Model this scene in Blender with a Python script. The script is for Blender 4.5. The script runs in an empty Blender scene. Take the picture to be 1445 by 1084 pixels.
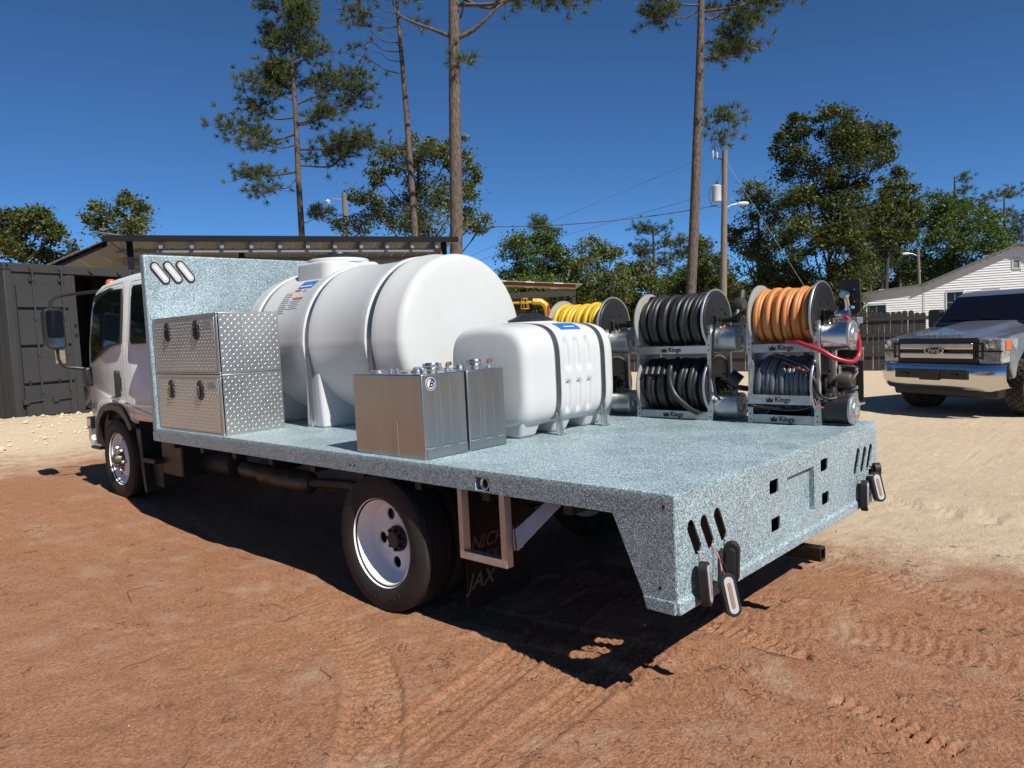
import bpy, bmesh, math, random
import numpy as np
from mathutils import Vector, Matrix
from mathutils.geometry import tessellate_polygon

PI = math.pi
rad = math.radians
scene = bpy.context.scene
COL = scene.collection

# ------------------------------------------------------------------ camera, sky, sun, exposure
ZD = 0.925                                   # height of the flat deck above the ground
cam_d = bpy.data.cameras.new('camera')
cam = bpy.data.objects.new('camera', cam_d)
COL.objects.link(cam)
cam_d.sensor_width = 36.0
cam_d.lens = 36.0 * 1060.68 / 1445.0
cam_d.clip_start = 0.05
cam_d.clip_end = 3000
yaw, pitch, roll = 0.8207, -0.0699, -0.0466
fw = Vector((math.sin(yaw) * math.cos(pitch), math.cos(yaw) * math.cos(pitch), math.sin(pitch)))
rt = Vector((math.cos(yaw), -math.sin(yaw), 0))
up = rt.cross(fw)
r2 = math.cos(roll) * rt + math.sin(roll) * up
u2 = -math.sin(roll) * rt + math.cos(roll) * up
M = Matrix((r2, u2, -fw)).transposed().to_4x4()
M.translation = Vector((-2.544, -1.5356, 0.6699 + ZD))
cam.matrix_world = M
scene.camera = cam

SUN_DIR = Vector((-0.113, -0.684, 0.720)).normalized()     # towards the sun
world = bpy.data.worlds.new('World')
scene.world = world
world.use_nodes = True
wn = world.node_tree
wn.nodes.clear()
sky = wn.nodes.new('ShaderNodeTexSky')
sky.sky_type = 'NISHITA'
sky.sun_disc = False
sky.sun_elevation = math.asin(SUN_DIR.z)
sky.sun_rotation = math.atan2(SUN_DIR.x, SUN_DIR.y)
sky.altitude = 0
sky.air_density = 0.45
sky.dust_density = 0.0
sky.ozone_density = 10.0
bg = wn.nodes.new('ShaderNodeBackground')
bg.inputs['Strength'].default_value = 0.0865
wo = wn.nodes.new('ShaderNodeOutputWorld')
tint = wn.nodes.new('ShaderNodeMix')            # the camera's white balance for the whole sky
tint.data_type = 'RGBA'
tint.blend_type = 'MULTIPLY'
tint.inputs['Factor'].default_value = 1.0
tint.inputs['B'].default_value = (0.80, 1.04, 1.03, 1)
wn.links.new(sky.outputs[0], tint.inputs['A'])
wn.links.new(tint.outputs['Result'], bg.inputs[0])
wn.links.new(bg.outputs[0], wo.inputs[0])

sun_d = bpy.data.lights.new('sun', 'SUN')
sun_d.energy = 5.0
sun_d.angle = rad(0.5)
sun_d.color = (1.0, 0.955, 0.88)
sun = bpy.data.objects.new('sun', sun_d)
COL.objects.link(sun)
sun.location = (-3, -20, 21)
sun.rotation_euler = SUN_DIR.to_track_quat('Z', 'Y').to_euler()

vs = scene.view_settings
vs.view_transform = 'Standard'
vs.look = 'None'
vs.exposure = 0.45
vs.gamma = 1.0
vs.use_curve_mapping = False

# ------------------------------------------------------------------ materials
MATS = {}


def mat(name, col=(.8, .8, .8), rough=.5, metal=0.0, spec=.5, noise=None, bump=None, coat=0, trans=0, emit=None,
        stretch=None, alpha=None, sss=0):
    """noise=(scale, amount, dark colour) mottles the base colour; bump=(scale, strength)."""
    m = bpy.data.materials.new(name)
    m.use_nodes = True
    nt = m.node_tree
    b = nt.nodes['Principled BSDF']
    b.inputs['Base Color'].default_value = (*col, 1)
    b.inputs['Roughness'].default_value = rough
    b.inputs['Metallic'].default_value = metal
    b.inputs['Specular IOR Level'].default_value = spec
    if coat:
        b.inputs['Coat Weight'].default_value = coat
        b.inputs['Coat Roughness'].default_value = .05
    if trans:
        b.inputs['Transmission Weight'].default_value = trans
    if sss:
        b.inputs['Subsurface Weight'].default_value = sss
        b.inputs['Subsurface Radius'].default_value = (.03, .03, .03)
    if emit:
        b.inputs['Emission Color'].default_value = (*emit[0], 1)
        b.inputs['Emission Strength'].default_value = emit[1]
    tc = nt.nodes.new('ShaderNodeTexCoord')
    vec = tc.outputs['Object']
    if stretch:
        mp = nt.nodes.new('ShaderNodeMapping')
        mp.inputs['Scale'].default_value = stretch
        nt.links.new(vec, mp.inputs[0])
        vec = mp.outputs[0]
    if noise:
        n = nt.nodes.new('ShaderNodeTexNoise')
        n.inputs['Scale'].default_value = noise[0]
        n.inputs['Detail'].default_value = 6
        n.inputs['Roughness'].default_value = .65
        nt.links.new(vec, n.inputs['Vector'])
        r = nt.nodes.new('ShaderNodeValToRGB')
        r.color_ramp.elements[0].position = .35
        r.color_ramp.elements[1].position = .68
        r.color_ramp.elements[0].color = (*noise[2], 1)
        r.color_ramp.elements[1].color = (*col, 1)
        nt.links.new(n.outputs['Fac'], r.inputs[0])
        mx = nt.nodes.new('ShaderNodeMix')
        mx.data_type = 'RGBA'
        mx.inputs['Factor'].default_value = noise[1]
        mx.inputs['A'].default_value = (*col, 1)
        nt.links.new(r.outputs[0], mx.inputs['B'])
        nt.links.new(mx.outputs['Result'], b.inputs['Base Color'])
        mr = nt.nodes.new('ShaderNodeMapRange')
        mr.inputs['To Min'].default_value = max(0, rough - .1)
        mr.inputs['To Max'].default_value = min(1, rough + .12)
        nt.links.new(n.outputs['Fac'], mr.inputs['Value'])
        nt.links.new(mr.outputs[0], b.inputs['Roughness'])
    if bump:
        n2 = nt.nodes.new('ShaderNodeTexNoise')
        n2.inputs['Scale'].default_value = bump[0]
        n2.inputs['Detail'].default_value = 5
        nt.links.new(vec, n2.inputs['Vector'])
        bp = nt.nodes.new('ShaderNodeBump')
        bp.inputs['Strength'].default_value = bump[1]
        bp.inputs['Distance'].default_value = .02
        nt.links.new(n2.outputs['Fac'], bp.inputs['Height'])
        nt.links.new(bp.outputs[0], b.inputs['Normal'])
    MATS[name] = m
    return m


def speckle_mat():
    """sprayed bed liner: pale blue grey with white, steel blue and near black flakes"""
    m = bpy.data.materials.new('speckled_liner')
    m.use_nodes = True
    nt = m.node_tree
    b = nt.nodes['Principled BSDF']
    tc = nt.nodes.new('ShaderNodeTexCoord')
    v = nt.nodes.new('ShaderNodeTexVoronoi')
    v.inputs['Scale'].default_value = 250
    v.inputs['Randomness'].default_value = 1
    nz = nt.nodes.new('ShaderNodeTexNoise')
    nz.inputs['Scale'].default_value = 130
    nz.inputs['Detail'].default_value = 2
    mixv = nt.nodes.new('ShaderNodeVectorMath')
    mixv.operation = 'MULTIPLY_ADD'
    mixv.inputs[1].default_value = (.012, .012, .012)
    nt.links.new(tc.outputs['Object'], nz.inputs['Vector'])
    nt.links.new(nz.outputs['Color'], mixv.inputs[0])
    nt.links.new(tc.outputs['Object'], mixv.inputs[2])
    nt.links.new(mixv.outputs[0], v.inputs['Vector'])
    sep = nt.nodes.new('ShaderNodeSeparateColor')
    nt.links.new(v.outputs['Color'], sep.inputs[0])
    r = nt.nodes.new('ShaderNodeValToRGB')
    r.color_ramp.interpolation = 'CONSTANT'
    e = r.color_ramp.elements
    e[0].position = 0
    e[0].color = (0.04026, 0.06589, 0.09151, 1)
    e[1].position = .10
    e[1].color = (0.1171, 0.183, 0.2269, 1)
    for pos, c in ((.27, (0.1979, 0.2875, 0.3323)), (.56, (0.2576, 0.3547, 0.3958)), (.82, (0.5227, 0.5899, 0.6123))):
        k = e.new(pos)
        k.color = (*c, 1)
    nt.links.new(sep.outputs[0], r.inputs[0])
    nd = nt.nodes.new('ShaderNodeTexNoise')
    nd.inputs['Scale'].default_value = 2.6
    nd.inputs['Detail'].default_value = 8
    nd.inputs['Roughness'].default_value = .7
    nt.links.new(tc.outputs['Object'], nd.inputs['Vector'])
    rd = nt.nodes.new('ShaderNodeValToRGB')
    rd.color_ramp.elements[0].position = .34
    rd.color_ramp.elements[0].color = (.82, .82, .80, 1)
    rd.color_ramp.elements[1].position = .66
    rd.color_ramp.elements[1].color = (1.06, 1.04, 1.02, 1)
    nt.links.new(nd.outputs['Fac'], rd.inputs[0])
    mxd = nt.nodes.new('ShaderNodeMix')
    mxd.data_type = 'RGBA'
    mxd.blend_type = 'MULTIPLY'
    mxd.inputs['Factor'].default_value = 1
    nt.links.new(r.outputs[0], mxd.inputs['A'])
    nt.links.new(rd.outputs[0], mxd.inputs['B'])
    nt.links.new(mxd.outputs['Result'], b.inputs['Base Color'])
    rr = nt.nodes.new('ShaderNodeMapRange')
    rr.inputs['From Min'].default_value = .3
    rr.inputs['From Max'].default_value = .7
    rr.inputs['To Min'].default_value = .26
    rr.inputs['To Max'].default_value = .48
    nt.links.new(nd.outputs['Fac'], rr.inputs['Value'])
    nt.links.new(rr.outputs[0], b.inputs['Roughness'])
    bp = nt.nodes.new('ShaderNodeBump')
    bp.inputs['Strength'].default_value = .4
    bp.inputs['Distance'].default_value = .006
    n3 = nt.nodes.new('ShaderNodeTexNoise')
    n3.inputs['Scale'].default_value = 150
    n3.inputs['Detail'].default_value = 3
    nt.links.new(tc.outputs['Object'], n3.inputs['Vector'])
    nt.links.new(n3.outputs['Fac'], bp.inputs['Height'])
    nt.links.new(bp.outputs[0], b.inputs['Normal'])
    MATS['speckle'] = m


def poly_mat():
    """milky polyethylene with faint scuffs, dust and rub marks"""
    m = bpy.data.materials.new('poly')
    m.use_nodes = True
    nt = m.node_tree
    L = nt.links.new
    b = nt.nodes['Principled BSDF']
    tc = nt.nodes.new('ShaderNodeTexCoord')
    mp = nt.nodes.new('ShaderNodeMapping')
    mp.inputs['Rotation'].default_value = (.4, .2, .9)
    mp.inputs['Scale'].default_value = (9, 2.2, 3.5)
    L(tc.outputs['Object'], mp.inputs[0])

    def noise(sc, det, vec):
        n = nt.nodes.new('ShaderNodeTexNoise')
        n.inputs['Scale'].default_value = sc
        n.inputs['Detail'].default_value = det
        n.inputs['Roughness'].default_value = .7
        L(vec, n.inputs['Vector'])
        return n.outputs['Fac']

    def ramp(f, a, ca, c, cb):
        r = nt.nodes.new('ShaderNodeValToRGB')
        r.color_ramp.elements[0].position = a
        r.color_ramp.elements[0].color = (*ca, 1)
        r.color_ramp.elements[1].position = c
        r.color_ramp.elements[1].color = (*cb, 1)
        L(f, r.inputs[0])
        return r.outputs[0]
    n1 = noise(1.6, 5, tc.outputs['Object'])
    n2 = noise(1.1, 9, mp.outputs[0])
    n3 = noise(16, 6, tc.outputs['Object'])
    c1 = ramp(n1, .3, (.655, .67, .665), .7, (.70, .715, .715))
    c2 = ramp(n2, .60, (1, 1, 1), .80, (.83, .82, .79))
    c3 = ramp(n3, .63, (1, 1, 1), .76, (.86, .86, .85))
    prev = c1
    for c in (c2, c3):
        mx = nt.nodes.new('ShaderNodeMix')
        mx.data_type = 'RGBA'
        mx.blend_type = 'MULTIPLY'
        mx.inputs['Factor'].default_value = 1
        L(prev, mx.inputs['A'])
        L(c, mx.inputs['B'])
        prev = mx.outputs['Result']
    L(prev, b.inputs['Base Color'])
    mr = nt.nodes.new('ShaderNodeMapRange')
    mr.inputs['To Min'].default_value = .28
    mr.inputs['To Max'].default_value = .5
    L(n1, mr.inputs['Value'])
    L(mr.outputs[0], b.inputs['Roughness'])
    tr = nt.nodes.new('ShaderNodeBsdfTranslucent')          # thin milky wall: some daylight passes through the shell
    L(prev, tr.inputs[0])
    ms = nt.nodes.new('ShaderNodeMixShader')
    ms.inputs[0].default_value = .30
    L(b.outputs[0], ms.inputs[1])
    L(tr.outputs[0], ms.inputs[2])
    L(ms.outputs[0], nt.nodes['Material Output'].inputs[0])
    bp = nt.nodes.new('ShaderNodeBump')
    bp.inputs['Strength'].default_value = .06
    bp.inputs['Distance'].default_value = .02
    L(n1, bp.inputs['Height'])
    L(bp.outputs[0], b.inputs['Normal'])
    MATS['poly'] = m


def leaf_mat(name, c1, c2, tr=.35):
    m = bpy.data.materials.new(name)
    m.use_nodes = True
    nt = m.node_tree
    b = nt.nodes['Principled BSDF']
    out = nt.nodes['Material Output']
    oi = nt.nodes.new('ShaderNodeTexCoord')
    n = nt.nodes.new('ShaderNodeTexNoise')
    n.inputs['Scale'].default_value = 1.7
    n.inputs['Detail'].default_value = 8
    n.inputs['Roughness'].default_value = .8
    nt.links.new(oi.outputs['Object'], n.inputs['Vector'])
    r = nt.nodes.new('ShaderNodeValToRGB')
    r.color_ramp.elements[0].position = .35
    r.color_ramp.elements[1].position = .68
    r.color_ramp.elements[0].color = (*c1, 1)
    r.color_ramp.elements[1].color = (*c2, 1)
    nt.links.new(n.outputs['Fac'], r.inputs[0])
    nt.links.new(r.outputs[0], b.inputs['Base Color'])
    b.inputs['Roughness'].default_value = .5
    b.inputs['Specular IOR Level'].default_value = .3
    t = nt.nodes.new('ShaderNodeBsdfTranslucent')
    nt.links.new(r.outputs[0], t.inputs[0])
    mx = nt.nodes.new('ShaderNodeMixShader')
    mx.inputs[0].default_value = tr
    nt.links.new(b.outputs[0], mx.inputs[1])
    nt.links.new(t.outputs[0], mx.inputs[2])
    nt.links.new(mx.outputs[0], out.inputs[0])
    MATS[name] = m


def ground_mat():
    m = bpy.data.materials.new('clay_and_sand')
    m.use_nodes = True
    nt = m.node_tree
    L = nt.links.new
    b = nt.nodes['Principled BSDF']
    b.inputs['Roughness'].default_value = .95
    b.inputs['Specular IOR Level'].default_value = .15
    tc = nt.nodes.new('ShaderNodeTexCoord')
    P = tc.outputs['Object']

    def noise(scale, detail=6, rough=.6, vec=P):
        n = nt.nodes.new('ShaderNodeTexNoise')
        n.inputs['Scale'].default_value = scale
        n.inputs['Detail'].default_value = detail
        n.inputs['Roughness'].default_value = rough
        L(vec, n.inputs['Vector'])
        return n

    def ramp(src, stops):
        r = nt.nodes.new('ShaderNodeValToRGB')
        e = r.color_ramp.elements
        e[0].position, e[0].color = stops[0][0], (*stops[0][1], 1)
        e[1].position, e[1].color = stops[1][0], (*stops[1][1], 1)
        for p, c in stops[2:]:
            k = e.new(p)
            k.color = (*c, 1)
        L(src, r.inputs[0])
        return r.outputs[0]

    def math_(op, a, bb):
        n = nt.nodes.new('ShaderNodeMath')
        n.operation = op
        for i, x in enumerate((a, bb)):
            if isinstance(x, (int, float)):
                n.inputs[i].default_value = x
            else:
                L(x, n.inputs[i])
        return n.outputs[0]

    def mix(f, a, bb, mode='MIX'):
        n = nt.nodes.new('ShaderNodeMix')
        n.data_type = 'RGBA'
        n.blend_type = mode
        for key, x in (('Factor', f), ('A', a), ('B', bb)):
            if isinstance(x, (int, float)):
                n.inputs[key].default_value = x
            elif isinstance(x, tuple):
                n.inputs[key].default_value = (*x, 1)
            else:
                L(x, n.inputs[key])
        return n.outputs['Result']
    sep = nt.nodes.new('ShaderNodeSeparateXYZ')
    L(P, sep.inputs[0])
    mp = nt.nodes.new('ShaderNodeMapping')                  # dragged, streaky look along the driving direction
    mp.inputs['Rotation'].default_value = (0, 0, rad(35))
    mp.inputs['Scale'].default_value = (1, .35, 1)
    L(P, mp.inputs[0])
    n1 = noise(1.3, 9, .75, mp.outputs[0])
    n2 = noise(9, 8, .7)
    n3 = noise(70, 4, .7)
    clay = ramp(n1.outputs['Fac'], [(.25, (0.2635, 0.1061, 0.04832)), (.75, (0.4392, 0.2269, 0.1281)), (.5, (0.3587, 0.1574, 0.07906))])
    clay = mix(.55, clay, ramp(n2.outputs['Fac'], [(.3, (0.1977, 0.08419, 0.04026)), (.72, (0.4978, 0.2635, 0.1464))]))
    clay = mix(.5, clay, ramp(n3.outputs['Fac'], [(.34, (0.09517, 0.04392, 0.02562)), (.64, (0.5564, 0.2928, 0.172))]))
    sand = ramp(n1.outputs['Fac'], [(.25, (0.506, 0.3795, 0.2451)), (.75, (0.6483, 0.5297, 0.3755))])
    sand = mix(.45, sand, ramp(n2.outputs['Fac'], [(.3, (0.4428, 0.3242, 0.2095)), (.7, (0.6958, 0.5772, 0.419))]))
    sand = mix(.35, sand, ramp(n3.outputs['Fac'], [(.33, (0.2846, 0.2056, 0.1344)), (.66, (0.7274, 0.6167, 0.4586))]))
    nb = noise(.7, 6, .7)
    nb2 = noise(5, 8, .75)
    wob = math_('ADD', math_('MULTIPLY', math_('SUBTRACT', nb.outputs['Fac'], .5), 2.6), math_('MULTIPLY', math_('SUBTRACT', nb2.outputs['Fac'], .5), 1.6))
    fx = math_('SUBTRACT', math_('ADD', sep.outputs[0], math_('MULTIPLY', wob, .7)), 2.75)
    fy = math_('SUBTRACT', math_('ADD', sep.outputs[1], math_('MULTIPLY', wob, 2.0)), 9.7)
    mx = math_('MAXIMUM', math_('MULTIPLY', fx, 1.7), math_('MULTIPLY', fy, .8))
    mr = nt.nodes.new('ShaderNodeMapRange')
    mr.interpolation_type = 'SMOOTHSTEP'
    mr.inputs['From Min'].default_value = -.75
    mr.inputs['From Max'].default_value = .85
    L(mx, mr.inputs['Value'])
    # pale dust lying in the clay
    nd = noise(2.3, 7, .75)
    dust = nt.nodes.new('ShaderNodeMapRange')
    dust.inputs['From Min'].default_value = .52
    dust.inputs['From Max'].default_value = .68
    dust.inputs['To Max'].default_value = .7
    L(nd.outputs['Fac'], dust.inputs['Value'])
    clay = mix(dust.outputs[0], clay, (0.4246, 0.3001, 0.2086))
    ns = noise(120, 5, .75)
    spk = nt.nodes.new('ShaderNodeMapRange')
    spk.inputs['From Min'].default_value = .66
    spk.inputs['From Max'].default_value = .72
    spk.inputs['To Max'].default_value = .75
    L(ns.outputs['Fac'], spk.inputs['Value'])
    clay = mix(spk.outputs[0], clay, (0.07321, 0.04392, 0.02928))
    spl = nt.nodes.new('ShaderNodeMapRange')
    spl.inputs['From Min'].default_value = .34
    spl.inputs['From Max'].default_value = .28
    spl.inputs['To Max'].default_value = .5
    L(ns.outputs['Fac'], spl.inputs['Value'])
    clay = mix(spl.outputs[0], clay, (0.571, 0.4246, 0.3075))
    rub = nt.nodes.new('ShaderNodeMapRange')                # clay smeared over the sand
    rub.inputs['From Min'].default_value = .58
    rub.inputs['From Max'].default_value = .72
    rub.inputs['To Max'].default_value = .5
    nr = noise(.55, 6, .7, mp.outputs[0])
    L(nr.outputs['Fac'], rub.inputs['Value'])
    sand = mix(rub.outputs[0], sand, (0.4348, 0.2688, 0.1581))
    col = mix(mr.outputs[0], clay, sand)
    # far away: dry grass and scrub ground
    ln = nt.nodes.new('ShaderNodeVectorMath')
    ln.operation = 'LENGTH'
    L(P, ln.inputs[0])
    far = nt.nodes.new('ShaderNodeMapRange')
    far.inputs['From Min'].default_value = 30
    far.inputs['From Max'].default_value = 60
    L(ln.outputs['Value'], far.inputs['Value'])
    col = mix(far.outputs[0], col, (0.07321, 0.06955, 0.02928))
    L(col, b.inputs['Base Color'])
    bp = nt.nodes.new('ShaderNodeBump')
    bp.inputs['Strength'].default_value = 1.0
    bp.inputs['Distance'].default_value = .035
    h = math_('ADD', math_('MULTIPLY', n2.outputs['Fac'], .7), math_('MULTIPLY', n3.outputs['Fac'], .35))
    n4 = noise(240, 3, .6)
    h = math_('ADD', h, math_('MULTIPLY', n4.outputs['Fac'], .2))
    L(h, bp.inputs['Height'])
    L(bp.outputs[0], b.inputs['Normal'])
    MATS['ground'] = m


speckle_mat()
ground_mat()
leaf_mat('leaf_oak', (0.05131, 0.07091, 0.01679), (0.1352, 0.1418, 0.03358))
leaf_mat('leaf_light', (0.06997, 0.09329, 0.02613), (0.1679, 0.182, 0.05411))
leaf_mat('leaf_bright', (0.05411, 0.09329, 0.02052), (0.1213, 0.1726, 0.03919))
leaf_mat('leaf_dark', (0.03658, 0.05428, 0.01298), (0.1086, 0.1227, 0.02832))
leaf_mat('needle', (0.05131, 0.0793, 0.02985), (0.1259, 0.1445, 0.04665), .3)
leaf_mat('needle_dry', (0.07906, 0.06325, 0.03558), (0.1028, 0.09488, 0.03953), .25)
leaf_mat('dry_grass', (0.1265, 0.07906, 0.03953), (0.2372, 0.1739, 0.08697), .2)
mat('bark_pine', (.155, .108, .082), .9, noise=(7, 1.0, (.035, .027, .023)), bump=(9, 1.0), stretch=(2.2, 2.2, .8))
mat('bark_oak', (0.06223, 0.05124, 0.041), .9, noise=(4, .8, (0.02928, 0.02416, 0.01977)), bump=(8, .6), stretch=(3, 3, .8))
mat('pole_wood', (0.1977, 0.1647, 0.1318), .85, noise=(5, .8, (0.1025, 0.08053, 0.06223)), bump=(10, .4), stretch=(8, 8, .6))
mat('white_paint', (.80, .82, .775), .30, coat=.4, noise=(2, .15, (.70, .69, .66)))
poly_mat()
mat('alu', (.47, .47, .475), .32, 1.0, noise=(9, .6, (.33, .33, .335)), bump=(40, .03), stretch=(1, 1, .12))
mat('alu_tread', (.58, .575, .56), .36, .95, noise=(3, .35, (.55, .54, .52)))
mat('galv', (.50, .52, .53), .40, .85, noise=(14, .7, (.30, .32, .34)), bump=(60, .03))
mat('galv_bright', (.72, .74, .75), .22, 1.0, noise=(10, .4, (.5, .52, .53)))
mat('strap', (.27, .28, .29), .33, .9, noise=(8, .4, (.2, .21, .22)))
mat('raw_alu', (.58, .54, .49), .42, .6, noise=(12, .5, (.38, .35, .32)), bump=(40, .05))
mat('chrome', (.78, .78, .78), .07, 1.0)
mat('chrome_soft', (.66, .66, .67), .16, 1.0, noise=(5, .25, (.5, .5, .5)))
mat('black_plastic', (0.01318, 0.01318, 0.01391), .42, noise=(20, .3, (0.02196, 0.02196, 0.02196)))
mat('black_gloss', (0.007321, 0.007321, 0.008053), .15)
mat('black_steel', (0.008785, 0.008785, 0.009517), .5, noise=(8, .6, (0.02196, 0.01757, 0.01318)))
mat('rubber', (0.01098, 0.01061, 0.01025), .72, noise=(7, .75, (0.02782, 0.02196, 0.01757)), bump=(50, .08))
mat('rubber_clean', (0.01025, 0.01025, 0.01025), .6)
mat('tread_rubber', (0.04026, 0.0366, 0.03221), .8, noise=(9, .6, (0.07321, 0.06223, 0.04832)))
mat('mudflap', (0.004392, 0.004392, 0.004392), .6, spec=.25)
mat('flap_print', (.12, .078, .058), .7)
mat('rim_white', (.80, .80, .79), .32, noise=(6, .25, (.62, .6, .57)))
mat('reel_black', (0.01171, 0.01171, 0.01245), .38, noise=(8, .5, (0.02196, 0.02196, 0.02343)))
mat('reel_inner', (0.3807, 0.3734, 0.3441), .45, .3, noise=(6, .4, (0.2782, 0.2635, 0.2343)))
mat('hose_yellow', (0.5857, 0.366, 0.0183), .42, noise=(9, .35, (0.4026, 0.2196, 0.01464)))
mat('hose_orange', (0.4978, 0.2013, 0.0549), .5, noise=(5, .45, (0.366, 0.1245, 0.03294)))
mat('hose_black', (0.01318, 0.01318, 0.01391), .42, noise=(12, .5, (0.02562, 0.02562, 0.02635)))
mat('hose_grey', (0.1061, 0.1208, 0.1391), .34, noise=(9, .4, (0.07321, 0.08419, 0.09883)))
mat('hose_red', (0.3367, 0.01318, 0.02343), .33)
mat('hose_wire', (0.01464, 0.01464, 0.01464), .4)
mat('wire_red', (0.3294, 0.02928, 0.02196), .4)
mat('wire_white', (0.4392, 0.4392, 0.4392), .4)
mat('brass', (.42, .25, .12), .35, .9)
mat('lamp_lens', (.42, .42, .44), .10, coat=.6)
mat('lamp_strip', (0.2635, 0.183, 0.1318), .25)
mat('lamp_strip_white', (.80, .78, .74), .2)
mat('amber', (0.549, 0.1171, 0.01464), .15, coat=.5)
mat('glass', (.004, .006, .006), .05, spec=.35)
mat('glass_dark', (.006, .007, .012), .06, spec=.4)
mat('head_glass', (.62, .63, .65), .08, .5, coat=.7, noise=(26, .8, (.16, .16, .17)))
mat('silver_paint', (.36, .39, .44), .28, .75, coat=.9, noise=(300, .12, (.28, .31, .35)))
mat('dark_grille', (0.008785, 0.008785, 0.009517), .35)
mat('emblem_blue', (0.005857, 0.01171, 0.0549), .2, coat=.7)
mat('print_black', (0.008785, 0.008785, 0.008785), .5)
mat('print_white', (0.549, 0.549, 0.549), .5)
mat('hood_letter', (0.4246, 0.4392, 0.4612), .3, .6)
mat('print_navy', (0.008785, 0.01318, 0.07321), .4)
mat('print_blue', (0.01464, 0.1245, 0.4539), .4)
mat('print_lightblue', (0.07321, 0.2635, 0.549), .4)
mat('print_orange', (0.4539, 0.09517, 0.02196), .5)
mat('print_grey', (0.2635, 0.2782, 0.2928), .5)
mat('container_paint', (0.03075, 0.03148, 0.03294), .62, noise=(2, .5, (0.02269, 0.02343, 0.02416)), bump=(30, .05))
mat('container_in', (0.0366, 0.03294, 0.02928), .8, noise=(3, .5, (0.02196, 0.01977, 0.01757)))
mat('sticker_tan', (0.2343, 0.1977, 0.1611), .7, noise=(20, .7, (0.1464, 0.1025, 0.07321)))
mat('roof_metal', (0.2928, 0.2818, 0.2562), .45, .3, noise=(1.2, .5, (0.2196, 0.2086, 0.1867)))
mat('roof_dark', (0.006589, 0.008053, 0.01098), .7, spec=.15)
mat('barn_wall', (0.1611, 0.1391, 0.1098), .7, noise=(2, .5, (0.1025, 0.08785, 0.06955)))
mat('barn_steel', (0.1903, 0.205, 0.2196), .45, .5)
mat('wood_dark', (0.04026, 0.03294, 0.02782), .85, noise=(6, .7, (0.02196, 0.0183, 0.01611)), stretch=(6, 6, .7))
mat('wood_brown', (0.2196, 0.1025, 0.04026), .8, noise=(6, .6, (0.1171, 0.0549, 0.02196)))
mat('fence_wood', (0.03807, 0.03587, 0.03441), .85, noise=(5, .8, (0.0205, 0.01903, 0.0183)), bump=(14, .35), stretch=(5, 5, .5))
mat('siding', (.74, .74, .74), .5, noise=(1.5, .3, (.62, .62, .61)))
mat('trim_white', (0.5417, 0.5417, 0.5417), .5)
mat('shingle', (0.1171, 0.1208, 0.1281), .8)
mat('machine_yellow', (0.5271, 0.3075, 0.01464), .4, noise=(4, .4, (0.366, 0.205, 0.01464)))
mat('machine_red', (0.3294, 0.01464, 0.02196), .4)
mat('transformer', (0.4539, 0.4758, 0.4832), .4)
mat('cable', (0.04392, 0.04758, 0.0549), .6)
mat('cable_light', (0.3294, 0.3294, 0.3294), .5)
mat('twig', (0.04392, 0.02928, 0.0205), .9)
mat('pebble', (0.366, 0.2782, 0.205), .9, noise=(60, .6, (0.2196, 0.1464, 0.1025)))
mat('exhaust', (0.1245, 0.1135, 0.1025), .45, .6, noise=(8, .7, (0.06589, 0.05124, 0.04026)))
mat('orange_box', (0.366, 0.1245, 0.02928), .6, noise=(14, .6, (0.2343, 0.07321, 0.02196)))


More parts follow.
